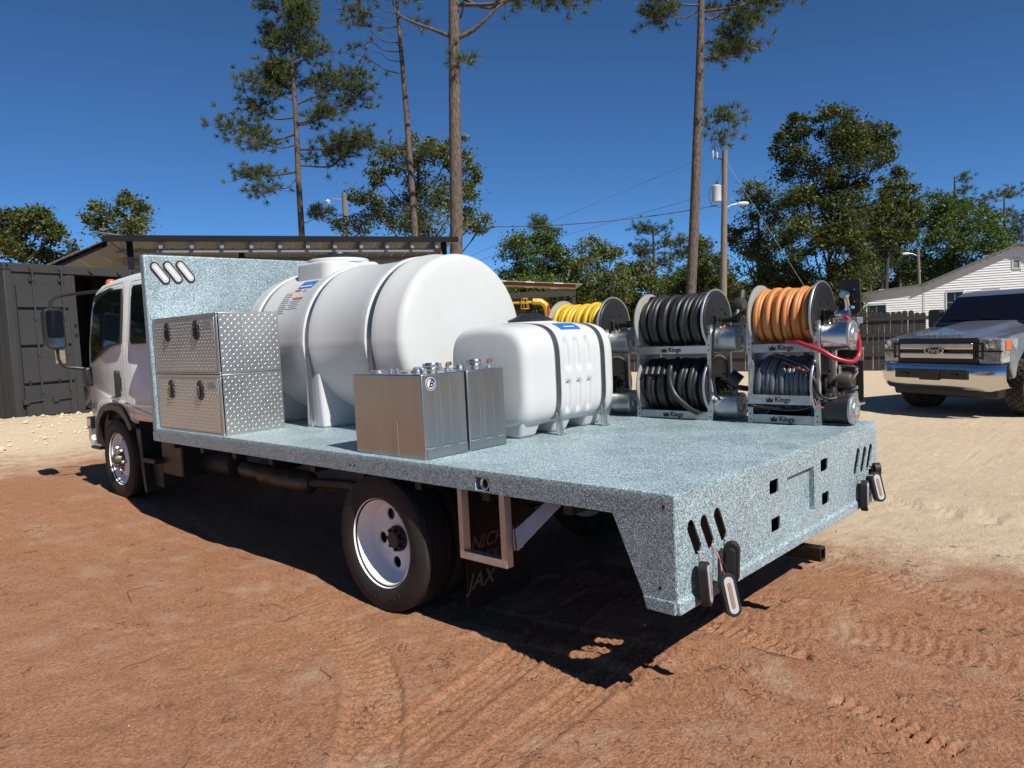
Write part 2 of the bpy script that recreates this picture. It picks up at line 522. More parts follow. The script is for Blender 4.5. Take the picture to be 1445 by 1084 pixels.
# ------------------------------------------------------------------ mesh builder
class MB:
    def __init__(self):
        self.v, self.f = [], []

    def add(self, vs_, fs, m=None):
        n = len(self.v)
        if m is not None:
            vs_ = [tuple(m @ Vector(p)) for p in vs_]
        self.v += [tuple(p) for p in vs_]
        self.f += [tuple(i + n for i in q) for q in fs]
        return self

    def box(self, x0, x1, y0, y1, z0, z1, m=None):
        return self.add([(x0, y0, z0), (x1, y0, z0), (x1, y1, z0), (x0, y1, z0), (x0, y0, z1), (x1, y0, z1), (x1, y1, z1), (x0, y1, z1)],
                        [(3, 2, 1, 0), (4, 5, 6, 7), (0, 1, 5, 4), (1, 2, 6, 5), (2, 3, 7, 6), (3, 0, 4, 7)], m)

    def hexa(self, p):                        # eight corners, bottom ring then top ring
        return self.add(p, [(3, 2, 1, 0), (4, 5, 6, 7), (0, 1, 5, 4), (1, 2, 6, 5), (2, 3, 7, 6), (3, 0, 4, 7)])

    def prism(self, poly, axis, a, b, holes=(), m=None):
        """polygon (with holes) extruded along an axis between a and b"""
        loops = [list(poly)] + [list(h) for h in holes]

        def P(q, t):
            return {'x': (t, q[0], q[1]), 'y': (q[0], t, q[1]), 'z': (q[0], q[1], t)}[axis]
        flat = [q for l in loops for q in l]
        n = len(flat)
        if holes or len(poly) > 4:
            tri = tessellate_polygon([[Vector((q[0], q[1], 0)) for q in l] for l in loops])
        else:
            tri = [tuple(range(len(poly)))]
        vv = [P(q, a) for q in flat] + [P(q, b) for q in flat]
        ff = [tuple(t) for t in tri] + [tuple(i + n for i in reversed(t)) for t in tri]
        o = 0
        for l in loops:
            k = len(l)
            for i in range(k):
                j = (i + 1) % k
                ff.append((o + i, o + j, o + j + n, o + i + n))
            o += k
        return self.add(vv, ff, m)

    def tube(self, path, r, n=8, caps=True, closed=False):
        path = [Vector(p) for p in path]
        k = len(path)
        rs = r if isinstance(r, (list, tuple)) else [r] * k
        vv, ff = [], []
        prev = None
        for i, p in enumerate(path):
            if closed:
                t = (path[(i + 1) % k] - path[i - 1])
            else:
                t = path[min(i + 1, k - 1)] - path[max(i - 1, 0)]
            t.normalize()
            if prev is None:
                a = Vector((0, 0, 1)) if abs(t.z) < .9 else Vector((1, 0, 0))
                s = t.cross(a).normalized()
            else:
                s = (prev - t * prev.dot(t))
                s = s.normalized() if s.length > 1e-6 else t.orthogonal().normalized()
            prev = s
            w = t.cross(s)
            for j in range(n):
                an = 2 * PI * j / n
                vv.append(p + (s * math.cos(an) + w * math.sin(an)) * rs[i])
        seg = k if closed else k - 1
        for i in range(seg):
            for j in range(n):
                a, b = i * n + j, i * n + (j + 1) % n
                c, d = ((i + 1) % k) * n + (j + 1) % n, ((i + 1) % k) * n + j
                ff.append((a, b, c, d))
        if caps and not closed:
            ff.append(tuple(range(n))[::-1])
            ff.append(tuple((k - 1) * n + j for j in range(n)))
        return self.add(vv, ff)

    def lathe(self, prof, c=(0, 0, 0), axis='x', n=32, m=None, closed=False):
        """profile [(radius, position along axis)]"""
        vv, ff, ring = [], [], []
        for (r, h) in prof:
            if r < 1e-6:
                ring.append([len(vv)])
                vv.append(self._ax(0, 0, h, axis, c))
            else:
                ring.append(list(range(len(vv), len(vv) + n)))
                for j in range(n):
                    an = 2 * PI * j / n
                    vv.append(self._ax(r * math.cos(an), r * math.sin(an), h, axis, c))
        pairs = list(zip(ring, ring[1:])) + ([(ring[-1], ring[0])] if closed else [])
        for A, B in pairs:
            for j in range(n):
                k = (j + 1) % n
                if len(A) == 1 and len(B) == 1:
                    continue
                if len(A) == 1:
                    ff.append((A[0], B[k], B[j]))
                elif len(B) == 1:
                    ff.append((A[j], A[k], B[0]))
                else:
                    ff.append((A[j], A[k], B[k], B[j]))
        return self.add(vv, ff, m)

    @staticmethod
    def _ax(a, b, h, axis, c):
        q = {'x': (h, a, b), 'y': (a, h, b), 'z': (a, b, h)}[axis]
        return (q[0] + c[0], q[1] + c[1], q[2] + c[2])

    def grid(self, fn, nu, nv, cu=False, cv=False):
        vv = [fn(i, j) for i in range(nu) for j in range(nv)]
        ff = []
        for i in range(nu if cu else nu - 1):
            for j in range(nv if cv else nv - 1):
                a, b = i * nv + j, i * nv + (j + 1) % nv
                c, d = ((i + 1) % nu) * nv + (j + 1) % nv, ((i + 1) % nu) * nv + j
                ff.append((a, b, c, d))
        return self.add(vv, ff)


OFF = {}         # root object -> build-space origin of that root
CEN = {}         # part -> its centre in root space
BUILD = Vector((0, 0, ZD))      # deck space to world


def finish_mesh(name, v, f, m, smooth=35, recalc=True):
    me = bpy.data.meshes.new(name)
    me.from_pydata([tuple(p) for p in v], [], f)
    if recalc:
        bm = bmesh.new()
        bm.from_mesh(me)
        bmesh.ops.recalc_face_normals(bm, faces=bm.faces)
        bm.to_mesh(me)
        bm.free()
    if smooth:
        me.shade_smooth()
        me.set_sharp_from_angle(angle=rad(smooth))
    me.materials.append(MATS[m])
    return me


def tag(o, label=None, cat=None, group=None, kind=None):
    for k, x in (('label', label), ('category', cat), ('group', group), ('kind', kind)):
        if x:
            o[k] = x
    return o


def thing(name, label, cat, base, group=None, rotz=0, local=False, deck=True):
    """Empty at the thing's base; deck=True: base given in deck space (z 0 = deck top)"""
    o = bpy.data.objects.new(name, None)
    o.empty_display_size = .1
    COL.objects.link(o)
    b = Vector(base)
    o.location = b + (BUILD if deck else Vector((0, 0, 0)))
    o.rotation_euler = (0, 0, rotz)
    OFF[o] = Vector((0, 0, 0)) if local else b
    return tag(o, label, cat, group)


def part(name, mb, m, root, parent=None, bevel=0, seg=2, smooth=35, label=None, kind=None):
    off = OFF[root]
    a = np.array(mb.v, float)
    c = Vector(((a.max(0) + a.min(0)) / 2).tolist())
    me = finish_mesh(name, (a - np.array(c)).tolist(), mb.f, m, smooth)
    o = bpy.data.objects.new(name, me)
    COL.objects.link(o)
    CEN[o] = c
    if parent is not None:
        o.parent = parent
        o.location = c - CEN[parent]
    else:
        o.parent = root
        o.location = c - off
    if bevel:
        bv = o.modifiers.new('bevel', 'BEVEL')
        bv.width = bevel
        bv.segments = seg
        bv.limit_method = 'ANGLE'
        bv.angle_limit = rad(40)
        bv.harden_normals = False
    return tag(o, label, kind=kind)


def single(name, mb, m, label=None, cat=None, group=None, kind=None, bevel=0, smooth=35, deck=False):
    a = np.array(mb.v, float)
    c = (a.max(0) + a.min(0)) / 2
    c[2] = a[:, 2].min()
    me = finish_mesh(name, (a - c).tolist(), mb.f, m, smooth)
    o = bpy.data.objects.new(name, me)
    COL.objects.link(o)
    o.location = Vector(c.tolist()) + (BUILD if deck else Vector((0, 0, 0)))
    if bevel:
        bv = o.modifiers.new('bevel', 'BEVEL')
        bv.width = bevel
        bv.segments = 2
        bv.limit_method = 'ANGLE'
    return tag(o, label, cat, group, kind)


_txt = {}


def text_geo(s, size=1.0, off=0.0, shear=0.0):
    key = (s, off, shear)
    if key not in _txt:
        cu = bpy.data.curves.new('txt', 'FONT')
        cu.body = s
        cu.size = 1
        cu.align_x = 'CENTER'
        cu.align_y = 'CENTER'
        cu.offset = off
        cu.shear = shear
        cu.resolution_u = 3
        cu.fill_mode = 'FRONT'
        o = bpy.data.objects.new('txt', cu)
        COL.objects.link(o)
        dg = bpy.context.evaluated_depsgraph_get()
        me = o.evaluated_get(dg).to_mesh()
        v = [tuple(x.co) for x in me.vertices]
        f = [tuple(p.vertices) for p in me.polygons]
        o.evaluated_get(dg).to_mesh_clear()
        bpy.data.objects.remove(o)
        bpy.data.curves.remove(cu)
        _txt[key] = (v, f)
    v, f = _txt[key]
    return [(a * size, b * size, 0) for a, b, c in v], f


def basis(o, x, y, z=None):
    x, y = Vector(x).normalized(), Vector(y).normalized()
    z = x.cross(y) if z is None else Vector(z)
    m = Matrix((x, y, z)).transposed().to_4x4()
    m.translation = Vector(o)
    return m


def stadium(cx, cy, ln, w, ang, n=7):
    """long axis at angle ang from the second axis"""
    pts = []
    h = ln / 2 - w / 2
    for k in range(n + 1):
        a = PI * k / n
        pts.append((w / 2 * math.cos(a), h + w / 2 * math.sin(a)))
    for k in range(n + 1):
        a = PI + PI * k / n
        pts.append((w / 2 * math.cos(a), -h + w / 2 * math.sin(a)))
    ca, sa = math.cos(ang), math.sin(ang)
    return [(cx + x * ca - y * sa, cy + x * sa + y * ca) for x, y in pts]


def rrect(x0, x1, y0, y1, r, n=3):
    pts = []
    for cx, cy, a0 in ((x1 - r, y1 - r, 0), (x0 + r, y1 - r, 90), (x0 + r, y0 + r, 180), (x1 - r, y0 + r, 270)):
        for k in range(n + 1):
            a = rad(a0 + 90 * k / n)
            pts.append((cx + r * math.cos(a), cy + r * math.sin(a)))
    return pts


def circle(cx, cy, r, n=16):
    return [(cx + r * math.cos(2 * PI * k / n), cy + r * math.sin(2 * PI * k / n)) for k in range(n)]


def smoothstep(a, b, x):
    t = np.clip((x - a) / (b - a), 0, 1)
    return t * t * (3 - 2 * t)


# ------------------------------------------------------------------ the ground
def ground_z(x, y):                            # world height of the yard
    x, y = np.asarray(x, float), np.asarray(y, float)
    return .0215 * np.clip(y - 2, 0, 14) * (1 - .6 * smoothstep(6, 14, x)) + .04 * smoothstep(4, 9, x) - .012 * np.clip(x - 12, 0, 10)


rng = np.random.default_rng(7)


def vnoise(x, y, cell, seed):
    r = np.random.default_rng(seed)
    t = r.random((256, 256))
    gx, gy = x / cell, y / cell
    ix, iy = np.floor(gx).astype(int), np.floor(gy).astype(int)
    fx, fy = gx - ix, gy - iy
    fx, fy = fx * fx * (3 - 2 * fx), fy * fy * (3 - 2 * fy)
    a = t[ix % 256, iy % 256]
    b = t[(ix + 1) % 256, iy % 256]
    c = t[ix % 256, (iy + 1) % 256]
    d = t[(ix + 1) % 256, (iy + 1) % 256]
    return (a * (1 - fx) + b * fx) * (1 - fy) + (c * (1 - fx) + d * fx) * fy - .5


def axis_coords(lo, hi, step, far):
    a = list(np.arange(lo, hi + 1e-6, step))
    s = step
    x = hi
    while x < far:
        s *= 1.065
        x += s
        a.append(x)
    s = step
    x = lo
    while x > -far:
        s *= 1.065
        x -= s
        a.insert(0, x)
    return np.array(a)


TRACKS = [   # tyre tracks: centre line points, half width, tread pitch, depth, kind
    ([(.30, 1.6), (.45, .5), (.58, -.2), (.62, -.8), (.55, -1.7)], .11, .050, .013, 1),
    ([(1.0, 1.5), (1.1, .4), (1.3, -.3), (1.35, -1.0), (1.3, -1.9)], .12, .062, .010, 0),
    ([(.05, 1.2), (.20, .2), (.27, -.45), (.29, -.8), (.22, -1.7)], .10, .045, .012, 1),
    ([(1.45, 1.5), (1.42, .4), (1.62, -.3), (1.72, -.9), (1.75, -1.8)], .11, .050, .012, 1),
    ([(2.4, 1.5), (2.34, .36), (2.15, -.33), (1.99, -.83), (1.85, -1.7)], .12, .055, .009, 0),
    ([(1.0, 1.15), (.26, .98), (-.04, .9), (-.48, .81), (-.9, .72), (-1.8, .55)], .11, .050, .011, 2),
    ([(.6, .48), (.13, .46), (-.2, .43), (-.7, .38), (-1.6, .25)], .10, .05, .010, 2),
    ([(.58, 6.95), (-.07, 3.6), (-.24, 2.2), (-.55, 1.3), (-1.3, .4)], .12, .06, .012, 0),
    ([(-.6, 7.5), (-.75, 4.5), (-1.0, 2.6), (-1.5, 1.4), (-2.1, .6)], .12, .06, .010, 2),
    ([(6.9, 6), (6.7, 3), (6.6, .9), (6.5, -.6)], .16, .09, .020, 2),
    ([(4.6, 5), (4.4, 2.5), (4.28, .8), (3.9, -.8)], .16, .09, .020, 2),
    ([(.96, .42), (.95, .15), (.90, -.10)], .062, .052, .014, 3),
    ([(.56, -.40), (.51, -.65), (.47, -.90)], .062, .052, .016, 3),
]


def catmull(pts, n=10):
    pts = [np.array(p, float) for p in pts]
    P = [2 * pts[0] - pts[1]] + pts + [2 * pts[-1] - pts[-2]]
    out = []
    for i in range(1, len(P) - 2):
        for k in range(n):
            t = k / n
            a, b, c, d = P[i - 1], P[i], P[i + 1], P[i + 2]
            out.append(.5 * ((2 * b) + (c - a) * t + (2 * a - 5 * b + 4 * c - d) * t * t + (3 * b - a - 3 * c + d) * t ** 3))
    out.append(pts[-1])
    return out


def build_ground():
    xs = axis_coords(-2.2, 3.1, .0135, 900)
    ys = axis_coords(-1.8, 2.4, .0135, 900)
    X, Y = np.meshgrid(xs, ys, indexing='ij')
    Z = ground_z(X, Y)
    near = np.exp(-((X / 40) ** 2 + (Y / 40) ** 2))
    Z = Z + near * (vnoise(X, Y, 2.3, 1) * .035 + vnoise(X, Y, .7, 2) * .016)
    fine = smoothstep(12, 8, np.hypot(X - 1, Y - 2))
    Z = Z + fine * (vnoise(X, Y, .22, 3) * .013 + vnoise(X, Y, .085, 4) * .006 + vnoise(X, Y, .04, 5) * .004)
    for pts, hw, pitch, dep, kind in TRACKS:
        pl = catmull(pts, 8)
        best = np.full(X.shape, 9.0)
        lat = np.zeros(X.shape)
        lon = np.zeros(X.shape)
        s0 = 0
        msk = None
        for a, b in zip(pl, pl[1:]):
            d = b - a
            L = np.hypot(*d)
            if L < 1e-6:
                continue
            d = d / L
            t = (X - a[0]) * d[0] + (Y - a[1]) * d[1]
            tc = np.clip(t, 0, L)
            dx, dy = X - a[0] - tc * d[0], Y - a[1] - tc * d[1]
            dist = np.hypot(dx, dy)
            sel = dist < best
            best[sel] = dist[sel]
            lat[sel] = ((X - a[0]) * -d[1] + (Y - a[1]) * d[0])[sel]
            lon[sel] = (s0 + tc)[sel]
            s0 += L
        inside = smoothstep(hw + .02, hw - .01, best)
        rim = np.exp(-((best - hw - .02) / .022) ** 2)
        patch = .45 + .9 * np.clip(vnoise(X, Y, .55, 11 + kind) + .35, 0, 1)
        if kind == 3:
            patch = 1.0
            tr = np.where(np.sin(lon / pitch * 2 * PI + lat * 5) > .45, 1.9, -.6)
            rim = rim * 0
        elif kind == 2:
            tr = np.where(np.abs(np.sin(lat / hw * PI * 2.5)) < .5, .9, .0)
        elif kind == 0:
            tr = np.where(np.sin(lon / pitch * 2 * PI + np.abs(lat) / hw * 2.4) > .1, 1.0, 0.0)
        else:
            tr = np.where((np.sin(lon / pitch * 2 * PI) > 0) ^ (np.sin(lat / .028 * PI) > 0), 1.0, .15)
        tr2 = np.where(np.abs(np.sin(lat / hw * PI * 2)) < .3, .4, 0)
        Z = Z + patch * (-inside * dep * (.5 + .8 * tr + tr2) + rim * dep * .7)
    # loose sand heaped up before the container
    Z = Z + .34 * np.exp(-(((X - .9) / 1.15) ** 2 + ((Y - 12.6) / .95) ** 2)) + .22 * np.exp(-(((X + .4) / 1.0) ** 2 + ((Y - 11.7) / .9) ** 2)) \
        + .18 * np.exp(-(((X - 2.2) / .8) ** 2 + ((Y - 13.3) / .6) ** 2))
    # the truck's tyres stand on the general level
    nx, ny = X.shape
    V = np.stack([X, Y, Z], -1).reshape(-1, 3)
    i, j = np.meshgrid(np.arange(nx - 1), np.arange(ny - 1), indexing='ij')
    a = (i * ny + j).ravel()
    F = np.stack([a, a + ny, a + ny + 1, a + 1], -1)
    me = bpy.data.meshes.new('ground')
    me.vertices.add(len(V))
    me.vertices.foreach_set('co', V.ravel())
    me.loops.add(F.size)
    me.loops.foreach_set('vertex_index', F.ravel().astype(np.int32))
    me.polygons.add(len(F))
    me.polygons.foreach_set('loop_start', np.arange(0, F.size, 4, dtype=np.int32))
    me.update(calc_edges=True)
    me.validate()
    me.shade_smooth()
    me.materials.append(MATS['ground'])
    o = bpy.data.objects.new('ground', me)
    COL.objects.link(o)
    o['kind'] = 'structure'
    return xs, ys, Z


GX, GY, GZ = build_ground()


def gz(x, y):
    i = int(np.clip(np.searchsorted(GX, x), 1, len(GX) - 1))
    j = int(np.clip(np.searchsorted(GY, y), 1, len(GY) - 1))
    tx = (x - GX[i - 1]) / (GX[i] - GX[i - 1])
    ty = (y - GY[j - 1]) / (GY[j] - GY[j - 1])
    return float((GZ[i - 1, j - 1] * (1 - tx) + GZ[i, j - 1] * tx) * (1 - ty) + (GZ[i - 1, j] * (1 - tx) + GZ[i, j] * tx) * ty)


# ------------------------------------------------------------------ the flatbed truck (deck space: z 0 = deck top, y 0 = tail)
W_, L_ = 2.44, 4.91
truck = thing('flatbed_truck', 'white crew cab truck with a pale blue speckled flat deck carrying tanks and hose reels', 'truck', (1.22, 2.4, -ZD))


def oval_lamp(name, m, strip, ln=.205, w=.08, depth=.022, back=0.0, wires=None):
    h = MB().prism(stadium(0, 0, ln, w, 0, 9), 'z', -depth, .006, m=m)
    if back:
        h.prism(stadium(0, 0, ln - .045, w - .03, 0, 6), 'z', -depth - back, -depth, m=m)
    o = part(name, h, 'rubber_clean', truck, bevel=.004)
    part('lens', MB().prism(stadium(0, 0, ln - .028, w - .026, 0, 9), 'z', .004, .0095, m=m), 'lamp_lens', truck, o, bevel=.002)
    part('light_strip', MB().prism(stadium(0, 0, ln - .075, .016, 0, 5), 'z', .008, .0115, m=m), strip, truck, o)
    if wires:
        for a, b, wm in wires:
            a, b = Vector(a), Vector(b)
            mid = (a + b) / 2 + Vector((.006, -.012, -.012))
            part('wire', MB().tube([a, a.lerp(mid, .6) + Vector((0, -.006, 0)), mid, b], 0.0017, 6), wm, truck, o)
    return o


def make_deck():
    dk = []
    for z, e in ((-.03, .003), (-.005, .003), (-.0015, .0015), (0, -.002)):
        dk += [(-e, -e, z), (W_ + e, -e, z), (W_ + e, L_, z), (-e, L_, z)]
    part('deck_sheet', MB().add(dk, [(3, 2, 1, 0), (12, 13, 14, 15)] + [(4 * r + i, 4 * r + (i + 1) % 4, 4 * r + 4 + (i + 1) % 4, 4 * r + 4 + i) for r in range(3) for i in range(4)]), 'speckle', truck)
    side = [(0.0, -.03), (4.995, -.03), (4.995, -.108), (.291, -.108), (.134, -.47), (.134, -.478), (.0, -.478)]
    o = part('side_rail', MB().prism(side, 'x', -.003, .04, holes=[rrect(1.015, 1.112, -.100, -.036, .004, 1)]), 'speckle', truck)
    part('side_lip', MB().prism([(0, -.430), (.150, -.430), (.132, -.484), (0, -.484)], 'x', -.012, -.002), 'speckle', truck, o, bevel=.004)
    bm_ = MB()
    for y, z in ((.043, -.05), (.07, -.385), (2.12, -.068), (2.16, -.068), (4.86, -.06)):
        bm_.lathe([(0, -.0045), (.007, -.0045), (.007, -.001)], (0, y, z), 'x', 10)
    part('bolt_hole', bm_, 'print_black', truck, o, kind='stuff')
    # pipe fitting in the small side opening
    o2 = part('drain_fitting', MB().lathe([(.030, .012), (.030, .07), (.020, .07), (.020, .02), (.026, .012)], (0, 1.062, -.068), 'x', 20, closed=True), 'galv_bright', truck)
    part('fitting_pocket', MB().box(.045, .14, .99, 1.135, -.106, -.032), 'black_steel', truck, o2)
    part('side_rail', MB().prism(side, 'x', W_ - .04, W_ + .003), 'speckle', truck)
    # tail panel with its cut-outs
    holes = []
    for x, z in ((.149, -.203), (.256, -.204), (.372, -.198)):
        holes.append(stadium(x, z, .170, .058, rad(28)))
        holes.append(stadium(W_ - x + .01, z, .170, .058, rad(-28)))
    for x, z in ((.918, -.135), (.93, -.322), (1.562, -.134), (1.574, -.320)):
        holes.append(rrect(x - .050, x + .050, z - .034, z + .034, .012))
    plate = [(1.075, -.118), (1.418, -.118), (1.418, -.352), (1.075, -.352)]
    holes.append(plate)
    for x, z in ((.055, -.395), (.645, -.235), (1.02, -.105), (1.22, -.078), (1.36, -.07), (1.50, -.2)):
        holes.append(circle(x, z, .006, 8))
    tp = part('tail_panel', MB().prism([(0, -.03), (W_, -.03), (W_, -.435), (0, -.435)], 'y', -.003, .004, holes=holes), 'speckle', truck)
    part('plate_recess', MB().prism([(1.06, -.10), (1.432, -.10), (1.432, -.37), (1.06, -.37)], 'y', .024, .034), 'speckle', truck, tp)
    part('recess_edge', MB().prism([(1.066, -.109), (1.427, -.109), (1.427, -.361), (1.066, -.361)], 'y', .0045, .0235, holes=[[(1.0755, -.1185), (1.4175, -.1185), (1.4175, -.3515), (1.0755, -.3515)]]), 'speckle', truck, tp)
    part('tail_lip', MB().prism([(-.002, -.425), (-.015, -.442), (-.015, -.485), (.035, -.485), (.035, -.425)], 'x', 0, W_), 'speckle', truck, tp, bevel=.004)
    hb = part('headboard', MB().box(-.003, W_ + .003, 4.912, 4.995, -.03, 1.443), 'speckle', truck, bevel=.012)
    for x, z in ((.122, 1.291), (.229, 1.30), (.337, 1.309)):
        a = rad(37)
        m = basis((x, 4.908, z), (math.cos(a), 0, math.sin(a)), (-math.sin(a), 0, math.cos(a)))
        oval_lamp('marker_lamp', m, 'lamp_strip_white', .215, .080, .02)
    # tail lamps hanging out on their wires
    def hang(c, n, upv, a, wires):
        n = Vector(n).normalized()
        y = Vector(upv).normalized()
        x = y.cross(n).normalized()
        y = n.cross(x)
        oval_lamp('tail_lamp', basis(c, x, y, n), 'lamp_strip', .185, .068, .030, .014, wires)
    hang((.150, -.060, -.386), (.27, -.96, .05), (-.06, -.02, 1), 0, [((.182, .0, -.268), (.163, -.045, -.298), 'wire_red'), ((.176, .0, -.268), (.158, -.045, -.298), 'wire_white')])
    hang((.288, -.085, -.468), (-.62, -.78, .10), (-.16, .05, 1), 0, [((.290, 0, -.272), (.268, -.07, -.380), 'wire_red'), ((.296, 0, -.268), (.285, -.05, -.372), 'wire_white'), ((.300, 0, -.27), (.310, -.06, -.375), 'hose_wire')])
    hang((.375, -.050, -.355), (.93, .30, .0), (.02, -.04, 1), 0, [((.405, 0, -.268), (.380, -.035, -.282), 'wire_white'), ((.400, 0, -.266), (.372, -.035, -.285), 'hose_wire')])
    hang((2.085, -.055, -.400), (.15, -.98, .0), (.02, -.02, 1), 0, [((2.065, 0, -.275), (2.085, -.04, -.32), 'wire_white'), ((2.07, 0, -.275), (2.09, -.04, -.32), 'hose_wire')])
    hang((2.245, -.070, -.375), (-.60, -.79, .1), (-.22, 0, 1), 0, [((2.165, 0, -.275), (2.215, -.05, -.30), 'wire_white')])
    hang((2.325, -.045, -.33), (.6, -.8, 0), (-.25, 0, 1), 0, [((2.275, 0, -.27), (2.305, -.03, -.26), 'wire_white')])


def make_frame():
    for x in (.80, 1.57):
        part('frame_rail', MB().box(x, x + .07, .35, 6.95, -.36, -.17), 'black_steel', truck, bevel=.004)
    for k in range(9):
        y = .55 + k * .52
        part('crossmember', MB().box(.05, W_ - .05, y, y + .05, -.165, -.032), 'black_steel', truck)
    part('shade_backing', MB().box(.80, 2.02, .055, .075, -.46, -.04), 'black_steel', truck)  # black sheet added behind the square cut-outs to stand in for under-deck shade
    part('rear_axle', MB().lathe([(0, .35), (.055, .35), (.06, .9), (.17, 1.08), (.17, 1.36), (.06, 1.54), (.055, 2.09), (0, 2.09)], (0, 1.97, -.523), 'x', 16), 'black_steel', truck)
    part('front_axle', MB().lathe([(0, .4), (.05, .4), (.05, 2.04), (0, 2.04)], (0, 6.5, -.44), 'x', 10), 'black_steel', truck)
    for x in (.70, 1.66):
        part('leaf_spring', MB().prism([(1.35, -.38), (1.65, -.42), (1.97, -.44), (2.3, -.42), (2.6, -.38), (2.6, -.36), (2.3, -.38), (1.97, -.39), (1.65, -.38), (1.35, -.36)], 'x', x, x + .08), 'black_steel', truck)
    part('drive_shaft', MB().tube([(1.22, 2.0, -.50), (1.22, 5.6, -.38)], .045, 10), 'black_steel', truck)
    ex = part('exhaust_muffler', MB().lathe([(0, 3.56), (.05, 3.56), (.088, 3.60), (.088, 4.02), (.093, 4.03), (.093, 4.05), (.088, 4.06), (.088, 4.27), (.05, 4.31), (0, 4.31)], (.60, 0, -.435), 'y', 20), 'exhaust', truck)
    part('exhaust_pipe', MB().tube([(.60, 3.6, -.43), (.60, 3.2, -.40), (.62, 2.7, -.39), (.68, 2.3, -.37)], .038, 10), 'exhaust', truck, ex)
    part('exhaust_can', MB().lathe([(0, 4.30), (.045, 4.30), (.070, 4.36), (.070, 4.62), (.04, 4.68), (0, 4.68)], (.60, 0, -.42), 'y', 16), 'exhaust', truck, ex)
    part('air_tank', MB().lathe([(0, 4.75), (.10, 4.78), (.12, 4.85), (.12, 5.25), (.10, 5.33), (0, 5.35)], (.62, 0, -.40), 'y', 16), 'black_steel', truck)
    part('battery_box', MB().box(.34, .74, 5.28, 5.72, -.52, -.12), 'black_plastic', truck, bevel=.015)
    part('hitch_receiver', MB().prism([(1.30, -.595), (1.37, -.595), (1.37, -.525), (1.30, -.525)], 'y', -.075, .5, holes=[[(1.311, -.584), (1.359, -.584), (1.359, -.536), (1.311, -.536)]]), 'black_gloss', truck, bevel=.003)
    part('hitch_bar', MB().box(.75, 1.75, .14, .22, -.54, -.46).box(.80, .87, .12, .40, -.46, -.17).box(1.57, 1.64, .12, .40, -.46, -.17), 'black_steel', truck)
    # tail skid for the mud flap and side bracket
    fl = part('mud_flap', MB().box(.115, .62, 1.330, 1.338, -.80, -.115), 'mudflap', truck)
    t = MB()
    for s, x, z, size, sh in (('NICHOLS', .315, -.452, .102, .35), ('TRUCK BODIES', .315, -.535, .062, .3), ('JAX', .165, -.655, .120, .35)):
        v, f = text_geo(s, size, .012, sh)
        t.add(v, f, basis((x + .045, 1.326, z), (1, 0, 0), (0, 0, 1)))
    part('flap_lettering', t, 'flap_print', truck, fl, smooth=0)
    part('mud_flap', MB().box(W_ - .62, W_ - .115, 1.330, 1.338, -.80, -.115), 'mudflap', truck)
    b = MB()
    b.box(.05, .10, .972, 1.008, -.490, -.109).box(.05, .10, 1.274, 1.306, -.490, -.109).box(.05, .10, 1.008, 1.274, -.490, -.450)
    br = part('side_bracket', b, 'raw_alu', truck, bevel=.003)
    part('brace', MB().hexa([(.101, .945, -.41), (.18, .985, -.41), (.18, .995, -.30), (.101, .955, -.30), (.26, .70, -.109), (.36, .74, -.109), (.36, .83, -.109), (.26, .79, -.109)])
         .box(.101, .17, .966, .972, -.41, -.30), 'raw_alu', truck, br, bevel=.003)


def tyre(mb, cx, y, z, hw=.114, R=.405, r=.25):
    pr = [(r, -hw + .03), (r + .018, -hw + .012), (r + .05, -hw + .003), (r + .085, -hw), (r + .115, -hw + .004), (R - .022, -hw + .010), (R - .008, -hw + .016), (R - .002, -hw + .028)]
    for gx in (-.055, -.019, .019, .055):
        pr += [(R, gx - .0065), (R - .011, gx - .005), (R - .011, gx + .005), (R, gx + .0065)]
    pr += [(R - .002, hw - .028), (R - .008, hw - .016), (R - .022, hw - .010), (r + .085, hw), (r + .05, hw - .003), (r, hw - .03)]
    mb.lathe(pr, (cx, y, z), 'x', 64, closed=True)
    return mb


